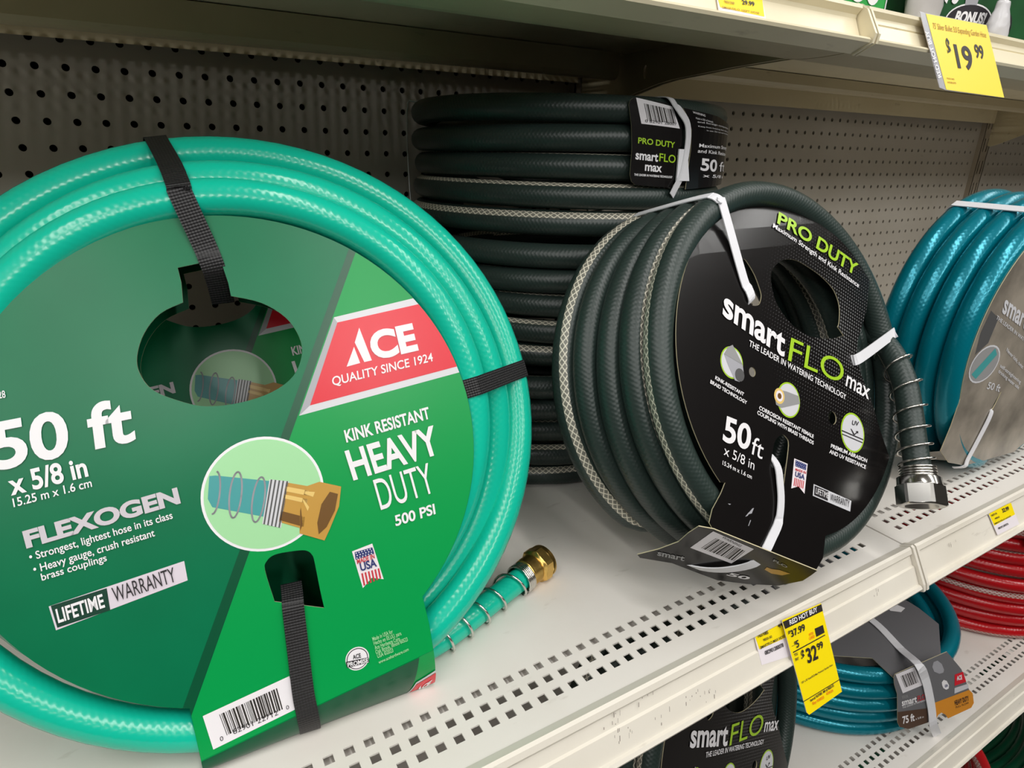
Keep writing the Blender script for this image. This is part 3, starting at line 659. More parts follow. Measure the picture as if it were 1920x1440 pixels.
# ------------------------------------------------------------------ shelving (gondola run): X along the aisle, Y into the shelf, Z up, deck top at z = 0
X1, X2, BAY = .6858, 1.905, 1.2192
HP = .0127
BAYS = [(X1 - BAY, X1), (X1, X2), (X2, X2 + BAY)]
def perf_strip(mb, xs, ys, x0, x1, y0, y1, z, mat, hs=.0031):
    """steel strip with a square punched at every (x, y)"""
    mb.poly([(x0, y0, z), (xs[0] - HP / 2, y0, z), (xs[0] - HP / 2, y1, z), (x0, y1, z)], mat)
    mb.poly([(xs[-1] + HP / 2, y0, z), (x1, y0, z), (x1, y1, z), (xs[-1] + HP / 2, y1, z)], mat)
    yb = [y0] + [(a + b) / 2 for a, b in zip(ys, ys[1:])] + [y1]
    for x in xs:
        for j, y in enumerate(ys):
            a, b, c, d = x - HP / 2, x + HP / 2, yb[j], yb[j + 1]
            o = [mb.vert(p) for p in ((a, c, z), (b, c, z), (b, d, z), (a, d, z))]; i = [mb.vert(p) for p in ((x - hs, y - hs, z), (x + hs, y - hs, z), (x + hs, y + hs, z), (x - hs, y + hs, z))]
            k = [mb.vert((mb.v[q][0], mb.v[q][1], z - .0012)) for q in i]
            for e in range(4):
                f = (e + 1) % 4; mb.face([o[e], o[f], i[f], i[e]], mat); mb.face([i[e], i[f], k[f], k[e]], mat)
RV, RN = (.4669, .8843), (-.8843, .4669)          # along / out of the price rail, in (y, z)
def rail_prof(o, pts, V=RV, Nn=RN): return [(o[0] + V[0] * s + Nn[0] * n, o[1] + V[1] * s + Nn[1] * n) for s, n in pts]
RAIL_A = [(.0012, -.006), (.0012, .0022), (-.0012, .0032), (-.0055, .0030), (-.0072, .0012), (-.0078, .0002), (-.0168, .0), (-.0182, .0016), (-.0350, .0014), (-.0362, .0036), (-.0392, .0042), (-.0408, .0026), (-.0408, -.006)]
RAIL_B = [(.0012, -.006), (.0012, .0022), (-.0012, .0032), (-.0055, .0030), (-.0072, .0012), (-.0078, .0), (-.0350, .0), (-.0362, .0036), (-.0392, .0042), (-.0408, .0026), (-.0408, -.006)]
def deck(z, bay, label, rail):
    x0, x1 = BAYS[bay]; x0 += .0012; x1 -= .0012
    t = thing('gondola_shelf', label, 'shelf', ((x0 + x1) / 2, -.3, z), 'shelf sections of the gondola')
    ys = [-.5569, -.5440, -.5311]; s0 = X1 + .0262 + (bay - 1) * BAY; xs = [s0 + HP * k for k in range(92)]
    mb = MB(); y0, y1 = -.5634, -.5246
    mb.poly([(x0, -.5790, z), (x1, -.5790, z), (x1, y0, z), (x0, y0, z)], 'shelf')
    perf_strip(mb, xs, ys, x0, x1, y0, y1, z, 'shelf')
    mb.poly([(x0, y1, z), (x1, y1, z), (x1, -.004, z), (x0, -.004, z)], 'shelf')
    # rolled front nose, side returns and the channel under the first row of slots
    a = [(-.5790, z), (-.5808, z - .0008), (-.5818, z - .0026), (-.5818, z - .028)]
    for p, q in zip(a, a[1:]): mb.poly([(x0, p[0], p[1]), (x0, q[0], q[1]), (x1, q[0], q[1]), (x1, p[0], p[1])], 'shelf')
    mb.poly([(x0, -.537, z - .007), (x1, -.537, z - .007), (x1, -.49, z - .007), (x0, -.49, z - .007)], 'shelf')
    for x in (x0, x1): mb.poly([(x, -.5818, z - .028), (x, -.004, z - .028), (x, -.004, z), (x, -.579, z)], 'shelf')
    mb.poly([(x0, -.5818, z - .028), (x1, -.5818, z - .028), (x1, -.540, z - .028), (x0, -.540, z - .028)], 'shelf')
    mb.build('deck_panel', t)
    mb = MB(); extrude(mb, rail_prof((-.583, z + .0022), rail), x0 + .004, x1 - .004, 'rail'); mb.build('price_rail', t)
    for xa, xb in ((x0, x0 + .0035), (x1 - .0035, x1)):
        mb = MB(); extrude(mb, rail_prof((-.583, z + .0022), [(.002, -.008), (.002, .003), (0, .0045), (-.036, .0055), (-.0425, .004), (-.0425, -.008)]), xa, xb, 'rail'); mb.build('end_cap', t)
    return t
deck(0, 0, 'cream middle shelf section carrying the green coil and the black coils', RAIL_A)
deck(0, 1, 'cream middle shelf section on the right, under the standing teal coil', RAIL_B)
deck(-.43, 0, 'cream lower shelf section under the cut-off black pack, mostly hidden', RAIL_A)
deck(-.43, 1, 'cream lower shelf section under the flat teal coil and stacked red coils', RAIL_A)
deck(-.86, 1, 'cream base shelf section at the very bottom, under upright red and green coils', RAIL_A)
# upper shelves: seen from below
UV_, UN_ = (.417, .9089), (-.9089, .417)
UP_A = [(.0015, -.010), (.0015, .0060), (-.0010, .0085), (-.0040, .0080), (-.0062, .0020), (-.0090, .0004), (-.0250, .0004), (-.0290, .0035), (-.0310, .0085), (-.0335, .0095), (-.0352, .0075), (-.0352, -.010)]
UP_B = [(.0015, -.010), (.0015, .0060), (-.0010, .0085), (-.0040, .0080), (-.0062, .0030), (-.0120, .0030), (-.0130, .0012), (-.0142, .0034), (-.0290, .0040), (-.0310, .0085), (-.0335, .0095), (-.0352, .0075), (-.0352, -.010)]
ZU = .4775
def upper(bay, label, prof, sx):
    x0, x1 = BAYS[bay]; x0 += .0012; x1 -= .0012
    t = thing('gondola_shelf', label, 'shelf', ((x0 + x1) / 2, -.2, ZU), 'shelf sections of the gondola')
    s0 = X1 + .0262 + (bay - 1) * BAY; xs = [s0 + HP * k for k in range(92)]
    mb = MB(); zt = ZU
    def sheet_(y0, y1): mb.poly([(x0, y0, zt), (x1, y0, zt), (x1, y1, zt), (x0, y1, zt)], 'upper')
    sheet_(-.418, -.4113); perf_strip(mb, xs, [-.405, -.392, -.379], x0, x1, -.4113, -.3727, zt, 'upper'); sheet_(-.3727, -.0887)
    perf_strip(mb, xs, [-.0825, -.0695, -.0565], x0, x1, -.0887, -.0500, zt, 'upper'); sheet_(-.0500, -.0003)
    mb.build('deck_panel', t)
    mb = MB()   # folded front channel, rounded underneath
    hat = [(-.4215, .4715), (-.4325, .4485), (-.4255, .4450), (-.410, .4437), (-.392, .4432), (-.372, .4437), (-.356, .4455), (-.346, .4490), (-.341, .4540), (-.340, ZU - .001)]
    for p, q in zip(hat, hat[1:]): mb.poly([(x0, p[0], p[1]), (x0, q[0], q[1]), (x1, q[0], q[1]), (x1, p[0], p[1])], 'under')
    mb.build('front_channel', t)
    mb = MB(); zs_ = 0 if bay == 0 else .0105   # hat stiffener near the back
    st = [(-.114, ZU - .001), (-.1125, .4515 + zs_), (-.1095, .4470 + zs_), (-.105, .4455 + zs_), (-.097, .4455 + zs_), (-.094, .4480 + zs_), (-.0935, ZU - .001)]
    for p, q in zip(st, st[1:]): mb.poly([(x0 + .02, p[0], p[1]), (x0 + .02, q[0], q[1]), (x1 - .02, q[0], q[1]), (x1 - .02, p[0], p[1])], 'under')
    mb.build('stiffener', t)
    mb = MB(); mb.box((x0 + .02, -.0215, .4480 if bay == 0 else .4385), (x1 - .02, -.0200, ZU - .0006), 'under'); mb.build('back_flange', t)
    mb = MB(); extrude(mb, rail_prof((-.4211, .478), prof, UV_, UN_), x0 + .004, x1 - .004, 'upper'); mb.build('price_rail', t)
    for xa, xb in ((x0, x0 + .003), (x1 - .003, x1)):
        mb = MB(); extrude(mb, rail_prof((-.4211, .478), [(.004, -.010), (.004, .004), (-.006, .011), (-.030, .0135), (-.0365, .009), (-.0365, -.010)], UV_, UN_), xa, xb, 'upper'); mb.build('end_cap', t)
    return t
upper(0, 'cream upper shelf section overhead at left, tag ending 29.99 on its rail', UP_A, 0)
upper(1, 'cream upper shelf section overhead at right, carrying the 19.99 tag', UP_B, 0)
upper(2, 'cream upper shelf section overhead beyond the far slotted upright', UP_B, 0)
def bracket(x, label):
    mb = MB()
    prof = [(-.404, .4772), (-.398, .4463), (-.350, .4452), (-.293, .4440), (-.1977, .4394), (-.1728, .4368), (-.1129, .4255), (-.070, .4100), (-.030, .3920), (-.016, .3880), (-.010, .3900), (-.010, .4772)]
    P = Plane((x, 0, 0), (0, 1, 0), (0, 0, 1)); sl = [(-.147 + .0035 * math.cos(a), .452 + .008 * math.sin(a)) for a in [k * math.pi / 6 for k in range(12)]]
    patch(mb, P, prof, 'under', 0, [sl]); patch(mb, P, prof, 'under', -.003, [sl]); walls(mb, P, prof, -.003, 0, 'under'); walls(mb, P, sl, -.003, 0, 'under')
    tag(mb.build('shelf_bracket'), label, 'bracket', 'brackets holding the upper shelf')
bracket(X1 - .003, 'sloping steel bracket under the upper shelf joint, above the stacked black hoses')
bracket(X1 + .006, 'sloping bracket right beside the one above the stacked black hoses, further right')
bracket(X2 + .002, 'sloping steel bracket on the far slotted upright at right edge')
# pegboard backs with real round holes on a one inch grid
def pegboard(bay, holes_x, z0, z1):
    x0, x1 = BAYS[bay]; mb = MB(); P_ = .0254; r = .0036; rows = list(range(2, 18)); nz = [.4500 - .0254 * k for k in range(0, 17)]
    top, bot = nz[0] + P_ / 2, nz[-1] - P_ / 2; xa, xb = holes_x[0] - P_ / 2, holes_x[-1] + P_ / 2
    def q(a, b, c, d): mb.poly([(a, 0, c), (b, 0, c), (b, 0, d), (a, 0, d)], 'peg')
    q(x0, x1, z0, bot); q(x0, x1, top, z1); q(x0, xa, bot, top); q(xb, x1, bot, top)
    n = 12
    for x in holes_x:
        for z in nz:
            ring = [mb.vert((x + r * math.cos(2 * math.pi * k / n), 0, z + r * math.sin(2 * math.pi * k / n))) for k in range(n)]
            deep = [mb.vert((mb.v[i][0], .004, mb.v[i][2])) for i in ring]
            h = P_ / 2; sq = []
            for k in range(n):
                c, s = math.cos(2 * math.pi * k / n), math.sin(2 * math.pi * k / n); m = max(abs(c), abs(s)); sq.append(mb.vert((x + h * c / m, 0, z + h * s / m)))
            for k in range(n):
                k2 = (k + 1) % n; mb.face([ring[k], ring[k2], sq[k2], sq[k]], 'peg'); mb.face([ring[k], deep[k], deep[k2], ring[k2]], 'peg')
            # square corners
            for k, (sx, sz) in ((1, (1, 1)), (4, (-1, 1)), (7, (-1, -1)), (10, (1, -1))):
                c = mb.vert((x + sx * h, 0, z + sz * h)); mb.face([sq[k], sq[k + 1 if k + 1 < n else 0], c], 'peg')
    return mb
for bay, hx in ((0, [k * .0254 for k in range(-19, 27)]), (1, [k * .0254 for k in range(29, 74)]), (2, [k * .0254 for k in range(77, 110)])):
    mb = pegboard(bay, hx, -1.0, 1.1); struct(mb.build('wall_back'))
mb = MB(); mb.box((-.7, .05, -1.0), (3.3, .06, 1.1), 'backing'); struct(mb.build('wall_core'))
mb = MB(); mb.box((-6, -12, -1.02), (9, .3, -1.0), 'floor'); struct(mb.build('floor'))
mb = MB(); mb.box((-6, -12, 2.62), (9, .5, 2.66), 'ceiling'); struct(mb.build('ceiling'))
mb = MB(); mb.box((-6, -2.62, -1.0), (9, -2.52, .95), 'opposite'); struct(mb.build('wall_front'))
mb = MB(); mb.box((-.7, .06, 1.1), (6, .08, 1.12), 'backing'); mb.box((-6, .06, -1.0), (-.7, .07, 1.1), 'opposite'); struct(mb.build('wall_left'))
def upright(x, label):
    mb = MB(); w = .019; mb.box((x - w, -.0105, -1.0), (x - w + .003, .0, 1.1), 'post'); mb.box((x + w - .003, -.0105, -1.0), (x + w, .0, 1.1), 'post')
    zs = [.02 + .0254 * 2 * k for k in range(-18, 20)]; prev = -1.0
    P = Plane((x, -.0105, 0), (1, 0, 0), (0, 0, 1)); out = [(-w, -1.0), (w, -1.0), (w, 1.1), (-w, 1.1)]; hs = []
    for z in zs:
        for dx in (-.0075, .0075): hs.append([(dx - .0018, z), (dx + .0018, z), (dx + .0018, z + .030), (dx - .0018, z + .030)])
    patch(mb, P, out, 'post', 0, hs); tag(mb.build('slotted_upright'), label, 'upright', 'slotted uprights of the gondola')
upright(X1, 'slotted steel upright behind the stacked black hoses')
upright(X2 - .010, 'slotted steel upright at the far right between two pegboards, above the teal coil')

# ------------------------------------------------------------------ green hose pack
GP = Bulge((.12384, -.44977, .17437), (.9911415, -.1328101, 0), (.0471583, .3519349, .9347958), .085, 0)
def green_pack():
    t = thing('garden_hose', 'big seafoam green hose coil at left, printed green card reading 50 ft, black straps', 'garden hose', (.13, -.46, 0), 'seafoam green hose coils')
    rt = .0119; n0, U0, V0 = loop_frame(-1.704, .363); c0 = V3(GP.o)
    def L(dk, u, v, R, tilt=0.0, yaw=0.0):
        vt_ = (V0 * math.cos(tilt) + n0 * math.sin(tilt)); ut_ = U0 * math.cos(yaw) - n0 * math.sin(yaw); return (c0 - n0 * dk + U0 * u + V0 * v, ut_.cross(vt_).normalized(), ut_, vt_, R)
    loops = [L(.0135, .003, .0106, .1505, .062), L(.0295, .0092, .0102, .1665, .065), L(.0335, .0080, .0185, .1885, -.105, .035), L(.0520, .004, .008, .1600, .03), L(.066, .004, .010, .172, .02)]
    loops.insert(0, L(.030, .003, .004, .138))
    pts = coil_path(loops, -1.02, span=.11, seed=4, wob=.001)
    for p in pts:
        m = rt + .0006
        if p.z < m + .012: p.z = m + (p.z - m) * .0 if p.z < m else p.z
    mb = MB(); tube(mb, pts, rt, 'hose_green', 16); mb.build('hose', t)
    tail = smooth_path([(.150, -.478, .020), (.19, -.490, .0125), (.231, -.4845, .0112), (.262, -.475, .0108), (.294, -.463, .0108), (.331, -.4505, .0112)], 8)
    mb = MB(); tube(mb, tail, .0098, 'hose_green', 14); e = mb.build('hose_end', t)
    mb = MB(); wire = helix(tail, .0124, 7.2, .10, .93, 18) + helix(tail, .0124, 5.5, .93, .985, 18)[1:]
    tube(mb, wire, .00105, 'steel', 6); mb.build('spring_guard', e)
    a = V3((.940, .318, .0)).normalized(); o = V3((.3285, -.4510, .0128)); mb = MB()
    lathe(mb, o, a, [(0, .0102), (0, .0118), (.002, .0124), (.0035, .0114), (.005, .0126), (.0065, .0114), (.008, .0126), (.0095, .0114), (.011, .0128), (.0125, .0116), (.014, .0120), (.0145, .0146), (.0150, .0150), (.0225, .0152), (.0232, .0146), (.0232, .0146), (.0270, .0146), (.0278, .0138), (.0278, .0112), (.018, .0108), (.018, .002)], 'brass', 36, hexa=(12, 13)); k_ = mb.build('coupling', e); k_['label'] = 'brass hose coupling'
    # printed card with its two windows
    mb = MB(); R = .1482
    fold = S['g_fold']; a_l = math.atan2(fold[0][1], fold[0][0]); a_r = math.atan2(fold[4][1], fold[4][0])
    arc = [(R * math.cos(a), R * math.sin(a)) for a in [a_r + (a_l + 2 * math.pi - a_r) * k / 90 for k in range(91)]]
    outer = arc + [fold[1], fold[2], fold[3]]
    hole, slot = rounded(S['g_hole'], (15, 16, 17, 18, 19, 20, 0)), rounded(S['g_slot'], (8, 9))
    sheet(mb, GP, outer, 'dkgreen', [hole, slot], grid=.02)
    h = .00012
    def cut(line, mat, hh, arcs=arc):   # everything on the card to the right of a slanting line
        x_at = lambda v: line[0][0] + (line[-1][0] - line[0][0]) * (v - line[0][1]) / (line[-1][1] - line[0][1])
        V, F = tess(outer, [hole, slot], line + [(x_at(-.19 + k * .012), -.19 + k * .012) for k in range(28)]); return x_at
    la, lb = S['g_line'][0], S['g_line'][-1]
    def clip(poly, la, lb, sgn):
        d = lambda p: sgn * ((lb[0] - la[0]) * (p[1] - la[1]) - (lb[1] - la[1]) * (p[0] - la[0])); out = []
        for i in range(len(poly)):
            p, q = poly[i], poly[(i + 1) % len(poly)]; dp, dq = d(p), d(q)
            if dp >= 0: out.append(p)
            if dp * dq < 0: f = dp / (dp - dq); out.append((p[0] + (q[0] - p[0]) * f, p[1] + (q[1] - p[1]) * f))
        return out
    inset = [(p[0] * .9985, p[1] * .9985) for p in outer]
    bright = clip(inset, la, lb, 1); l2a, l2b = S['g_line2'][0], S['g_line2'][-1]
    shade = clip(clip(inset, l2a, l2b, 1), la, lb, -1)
    holes_b = [slot]
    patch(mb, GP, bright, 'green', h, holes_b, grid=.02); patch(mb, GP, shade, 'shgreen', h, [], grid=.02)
    def p_(k, mat, lv): patch(mb, GP, S[k], mat, h * lv)
    inside = lambda p: math.hypot(*p) < R * .998
    sil = S['g_silver']; red = S['g_red']
    def arcclip(q, rr):   # replace the right-hand side of a band by the card's round edge
        a1 = math.atan2(q[1][1], q[1][0]); a2 = math.atan2(q[2][1], q[2][0]); return [q[0]] + [(rr * math.cos(a1 + (a2 - a1) * k / 8), rr * math.sin(a1 + (a2 - a1) * k / 8)) for k in range(9)] + [q[3]]
    patch(mb, GP, arcclip(sil, R * .998), 'silver', h * 2, grid=.02); p_('g_bevel', 'silverdk', 3); patch(mb, GP, arcclip(red, R * .998), 'red', h * 3, grid=.02)
    p_('g_A1', 'white', 4); p_('g_A2', 'white', 4)
    cs = S['g_circ']; cc = cs[0]; rc = sum(math.hypot(p[0] - cc[0], p[1] - cc[1]) for p in cs[1:]) / 4
    patch(mb, GP, circle(cc, rc, 56), 'white', h * 2); patch(mb, GP, circle(cc, rc - .0016, 56), 'palegreen', h * 3)
    p_('gi_hose', 'teal_print', 4)
    q = S['gi_spring']
    def stroke(pts, wd, mat, lv):
        sp = [V3((x, y, 0)) for x, y in pts]; sp = smooth_path(sp, 5)
        for a, b in zip(sp, sp[1:]):
            d = (b - a).normalized() * .0002; nn = V3((-(b - a).y, (b - a).x, 0)).normalized() * wd / 2; a = a - d; b = b + d
            patch(mb, GP, [(a + nn).to_2d(), (b + nn).to_2d(), (b - nn).to_2d(), (a - nn).to_2d()], mat, h * lv)
    hp = S['gi_hoops']
    for i in (0, 3, 6):
        o_, a_, b_ = hp[i:i + 3]; el = [(o_[0] + (a_[0] - o_[0]) * math.cos(k * math.pi / 10) + (b_[0] - o_[0]) * math.sin(k * math.pi / 10), o_[1] + (a_[1] - o_[1]) * math.cos(k * math.pi / 10) + (b_[1] - o_[1]) * math.sin(k * math.pi / 10)) for k in (range(21) if i < 6 else range(-5, 6))]
        stroke(el, .0010, 'silverdk', 5)
    p_('gi_coil', 'silver', 5); p_('gi_b1', 'gold1', 5); p_('gi_b2', 'gold1', 6); p_('gi_hole', 'gold3', 7)
    g = S['gi_coil']
    for k in range(5):
        f = (k + .5) / 5; A_ = quadlerp(g, f - .04, 0); B_ = quadlerp(g, f + .04, 0); C_ = quadlerp(g, f + .04, 1); D_ = quadlerp(g, f - .04, 1); patch(mb, GP, [A_, B_, C_, D_], 'greydark', h * 6)
    g = S['gi_b1']
    for f0, f1, mt in ((.1, .22, 'gold2'), (.30, .40, 'gold2'), (.72, .95, 'gold3')): patch(mb, GP, [quadlerp(g, 0.02, f0), quadlerp(g, .98, f0), quadlerp(g, .98, f1), quadlerp(g, .02, f1)], mt, h * 6)
    g2 = [S['gi_b2'][0], S['gi_b2'][1], S['gi_b2'][6], S['gi_b2'][7]]
    for f0, f1, mt in ((.2, .3, 'gold2'), (.5, .58, 'gold2'), (.85, .97, 'gold3')): patch(mb, GP, [quadlerp(g2, .05, f0), quadlerp(g2, .95, f0), quadlerp(g2, .95, f1), quadlerp(g2, .05, f1)], mt, h * 7)
    p_('g_rib', 'tagwhite', 3); p_('g_ribblue', 'blueink', 4)
    g = S['g_ribblue']
    for i in range(6):
        for j in range(3): patch(mb, GP, circle(quadlerp(g, (i + .5 + .25 * (j % 2)) / 6.4, (j + .5) / 3), .00042, 6), 'white', h * 5)
    g = S['g_ribstripes']
    for k in range(6): f = k / 6 + .03; patch(mb, GP, [quadlerp(g, f, 0), quadlerp(g, f + .085, 0), quadlerp(g, f + .085, 1), quadlerp(g, f, 1)], 'redink', h * 4)
    p_('g_life', 'badgelight', 2); p_('g_lifedark', 'badgedark', 3)
    bd = S['g_badge']; rb = math.hypot(bd[1][0] - bd[0][0], bd[1][1] - bd[0][1]) * .92
    patch(mb, GP, circle(bd[0], rb), 'white', h * 2); patch(mb, GP, circle(bd[0], rb * .90), 'darkink', h * 3); patch(mb, GP, circle(bd[0], rb * .83), 'sticker', h * 4); p_('g_banner', 'darkink', 5)
    for it in T['green']:
        if it[0] not in ('82901 22712', '0'): text(mb, GP, it, h * 7)
    # card turns under the coil: bent strip with the mirrored print
    f3 = GP.at(fold[1]); f2 = GP.at(fold[2]); Q = Quad(f3, f2, V3((.2200, -.5085, .0009)), V3((.0735, -.5010, .0009)), .003)
    patch(mb, Q, [(0, 0), (1, 0), (1, 1), (0, 1)], 'green', 0, grid=.06)
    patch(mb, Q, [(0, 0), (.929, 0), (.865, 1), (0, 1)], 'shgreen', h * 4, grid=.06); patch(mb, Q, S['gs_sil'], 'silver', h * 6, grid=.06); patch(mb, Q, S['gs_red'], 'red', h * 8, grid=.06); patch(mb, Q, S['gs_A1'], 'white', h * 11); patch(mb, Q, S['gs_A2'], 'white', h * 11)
    for it in T['gstrip']: text(mb, Q, it, h * 11)
    b0, b1 = V3((.2200, -.5085, .0009)), V3((.0735, -.5010, .0009)); mb.poly([b1, b0, b0 + V3((.002, .05, 0)), b1 + V3((.002, .05, 0))], 'inside')
    cl = mb.build('card_label', t)
    mb = MB(); patch(mb, GP, S['g_bar'], 'sticker', h * 2); bars(mb, GP, S['g_bars'], 95, 'tagblack', h * 3)
    for it in T['green']:
        if it[0] in ('82901 22712', '0'): text(mb, GP, it, h * 4)
    k_ = mb.build('barcode_sticker', cl); k_['label'] = 'white barcode sticker'
    mb = MB(); back = Plane(GP.at((0, 0), -.078), GP.U, GP.V); cx_, cy_ = .0, .06
    sheet(mb, back, circle((.004, .006), .150, 64), 'dkgreen', [[(cx_ + (p[0] - cx_) * 1.25, cy_ + (p[1] - cy_) * 1.2) for p in hole]]); mb.build('shade_card_back', t)  # unseen back disc, added to darken the inside of the coil
    # three black webbing straps
    s0 = [GP.at((.000, .098), -.020), GP.at((-.0005, .107), -.010), GP.at((-.0015, .115), -.0015), GP.at((-.003, .122), .0012), GP.at((-.005, .130), .0014)]
    ptsS, wd = hull_strap(pts, c0, n0, U0, V0, math.pi / 2 + .085, rt + .0007, s0, shear=.20); mb = MB(); ribbon(mb, smooth_path(ptsS, 4), wd, .0132, 'strap_black'); mb.build('strap', t)
    s1 = [GP.at((.130, .0215), -.006)]
    ptsS, wd = hull_strap(pts, c0, n0, U0, V0, .165, rt + .0007, s1); mb = MB(); ribbon(mb, smooth_path(ptsS, 4), wd, .0132, 'strap_black'); mb.build('strap', t)
    s2 = [GP.at((.0185, -.085), -.012), GP.at((.0185, -.0900), -.004), GP.at((.0182, -.0945), .0012), GP.at((.0180, -.105), .0018), GP.at((.0178, -.125), .0018), GP.at((.0176, -.150), .0018)]
    xx = (GP.at((.0176, -.150)).x - f3.x) / (f2.x - f3.x); s2 += [Q.at((xx, .02), .0012), Q.at((xx, .35), .0012), Q.at((xx, .7), .0012), Q.at((xx, .96), .0012)]
    mb = MB(); ribbon(mb, smooth_path(s2, 4), V3(GP.U), .0128, 'strap_black'); mb.build('strap', t)
    return t
def copy_thing(o, label, loc=None, rot=None, skip=(), group=None):
    c = o.copy(); COL.objects.link(c); c['label'] = label
    if group: c['group'] = group
    if loc is not None: c.location = loc
    if rot is not None: c.rotation_euler = rot
    for ch in o.children:
        if ch.name.split('.')[0] in skip: continue
        k = ch.copy(); COL.objects.link(k); k.parent = c
    return c
gp = green_pack()
copy_thing(gp, 'rear green hose pack, glimpsed through the oval hole of the front green pack', loc=(.137, -.262, 0), rot=(0, 0, math.radians(2)), skip=('hose_end', 'spring_guard', 'coupling'))
# ------------------------------------------------------------------ leaning black hose pack
BPO = V3((.56504, -.51247, .18769)); BU = V3((.99821, .05976, 0)); BV = V3((-.02529, .42247, .90603))
BP = Bulge(BPO, BU, BV, .095, 3.0)
FP = Plane((.42, -.564, .095), (.7772, -.2876, -.5597), (.2588, -.6647, .7009))
def made_in_usa(mb, P, k, h, rows=3):
    patch(mb, P, S[k + '_rib'], 'tagwhite', h * 3); patch(mb, P, S[k + '_ribblue'], 'blueink', h * 4); g = S[k + '_ribblue']
    for i in range(6):
        for j in range(3): patch(mb, P, circle(quadlerp(g, (i + .5 + .25 * (j % 2)) / 6.4, (j + .5) / 3), .00035, 6), 'white', h * 5)
    g = S[k + '_ribstripes']
    for q in range(6): f = q / 6 + .03; patch(mb, P, [quadlerp(g, f, 0), quadlerp(g, f + .085, 0), quadlerp(g, f + .085, 1), quadlerp(g, f, 1)], 'redink', h * 4)
def coil_frames(c1, f1, R1, c2, f2, R2, n):
    out = []
    for k in range(n):
        t = k / (n - 1); c = V3(c1).lerp(V3(c2), t); a = f1[0] + (f2[0] - f1[0]) * t; e = f1[1] + (f2[1] - f1[1]) * t; nn, u, v = loop_frame(a, e); out.append((c, nn, u, v, R1 + (R2 - R1) * t))
    return out
def black_pack():
    t = thing('garden_hose', 'dark hose coil leaning upright on the middle shelf, black disc card headed PRO DUTY', 'garden hose', (.56, -.48, 0), 'black hose coils with silver braided stripe')
    rt = .0113; loops = coil_frames(tuple(BPO - BU * .0005 - BV * .004 - BP.N * .0115), (-1.511, .415), .1553, (.5285, -.4270, .1520), (-1.511, .355), .1510, 5)
    nn, u, v = loop_frame(-1.511, .39); 
    inner2 = [(V3((.556, -.488, .180)), nn, u, v, .112), (V3((.548, -.462, .172)), nn, u, v, .128)]
    pts = coil_path(loops + inner2[::-1] + [(BPO - BP.N * .033 - BV * .006, nn, u, v, .1345)], -math.pi / 2 - .2, span=.10, seed=11, wob=.0010)
    for p in pts: p.z = max(p.z, rt + .0005)
    mb = MB(); tube(mb, pts, rt, 'hose_black', 16, v0=.80, vtwist=.34); mb.build('hose', t)
    tl = smooth_path([(.7152, -.458, .1936), (.7202, -.4770, .1876), (.7150, -.5050, .1746), (.7030, -.5310, .1529), (.6916, -.5493, .1272), (.6815, -.5630, .1065), (.6749, -.5731, .0909), (.6689, -.5810, .0790)], 6)
    mb = MB(); tube(mb, tl, .0112, 'hose_black', 14, v0=.1); e = mb.build('hose_end', t)
    wire = helix(tl, .0145, 6.2, .28, .88, 18) + helix(tl, .0142, 5.5, .88, 1.0, 18)[1:]
    mb = MB(); tube(mb, wire, .0011, 'steel', 6); mb.build('spring_guard', e)
    a = (tl[-1] - tl[-6]).normalized(); mb = MB()
    lathe(mb, tl[-1] - a * .002, a, [(0, .011), (0, .0165), (.001, .0178), (.0075, .0182), (.0085, .0186), (.0085, .0190), (.0250, .0192), (.0262, .0184), (.0262, .0135), (.014, .0128), (.014, .002)], 'nickel', 42, hexa=(5, 6)); k_ = mb.build('coupling', e); k_['label'] = 'silver hose coupling'
    mb = MB(); R = .1478
    rr = S['b_right']; tb = S['b_tab']; a0 = math.atan2(rr[0][1], rr[0][0]); a1 = math.atan2(tb[0][1], tb[0][0]); a2 = math.atan2(tb[-1][1], tb[-1][0]); a3 = math.atan2(rr[-1][1], rr[-1][0])
    def arc(x, y, n):
        if y < x: y += 2 * math.pi
        return [(R * math.cos(x + (y - x) * k / n), R * math.sin(x + (y - x) * k / n)) for k in range(n + 1)]
    outer = arc(a0, a1, 60) + tb[1:-1] + arc(a2, a3, 16) + rr[-2:0:-1]
    h1c, h2c = S['b_h1'], S['b_h2']; H1 = circle(h1c[0], math.hypot(h1c[1][0] - h1c[0][0], h1c[1][1] - h1c[0][1]), 16); H2 = circle(h2c[0], math.hypot(h2c[1][0] - h2c[0][0], h2c[1][1] - h2c[0][1]), 16)
    sheet(mb, BP, outer, 'blackdots', [rounded(S['b_hole'], (9, 10, 11)), rounded(S['b_slot']), rounded(S['b_slot2']), H1, H2], grid=.018)
    h = .00012
    for k, tk in (('b_i1', None), ('b_i2', None), ('b_i3', None)):
        c, e = S[k]; r = math.hypot(e[0] - c[0], e[1] - c[1]); patch(mb, BP, circle(c, r), 'lime', h * 2); patch(mb, BP, circle(c, r * .91), 'silver', h * 3)
    patch(mb, BP, S['b_i1t'], 'silverdk', h * 4); q = S['b_i1t']; patch(mb, BP, [q[0], q[1], q[2], q[7]], 'greyink', h * 5); c, e = S['b_i1h']; patch(mb, BP, circle(c, math.hypot(e[0] - c[0], e[1] - c[1]), 20), 'greydark', h * 6)
    patch(mb, BP, S['b_i2t'], 'greyink', h * 4); c, e = S['b_i2h']; r = math.hypot(e[0] - c[0], e[1] - c[1]); patch(mb, BP, circle(c, r * 2.0, 20), 'gold2', h * 5); patch(mb, BP, circle(c, r * 1.4, 20), 'tagwhite', h * 6); patch(mb, BP, circle(c, r * .75, 20), 'gold3', h * 7)
    for k in ('b_i3l', 'b_i3m', 'b_i3a'): patch(mb, BP, S[k], 'darkink', h * 5)
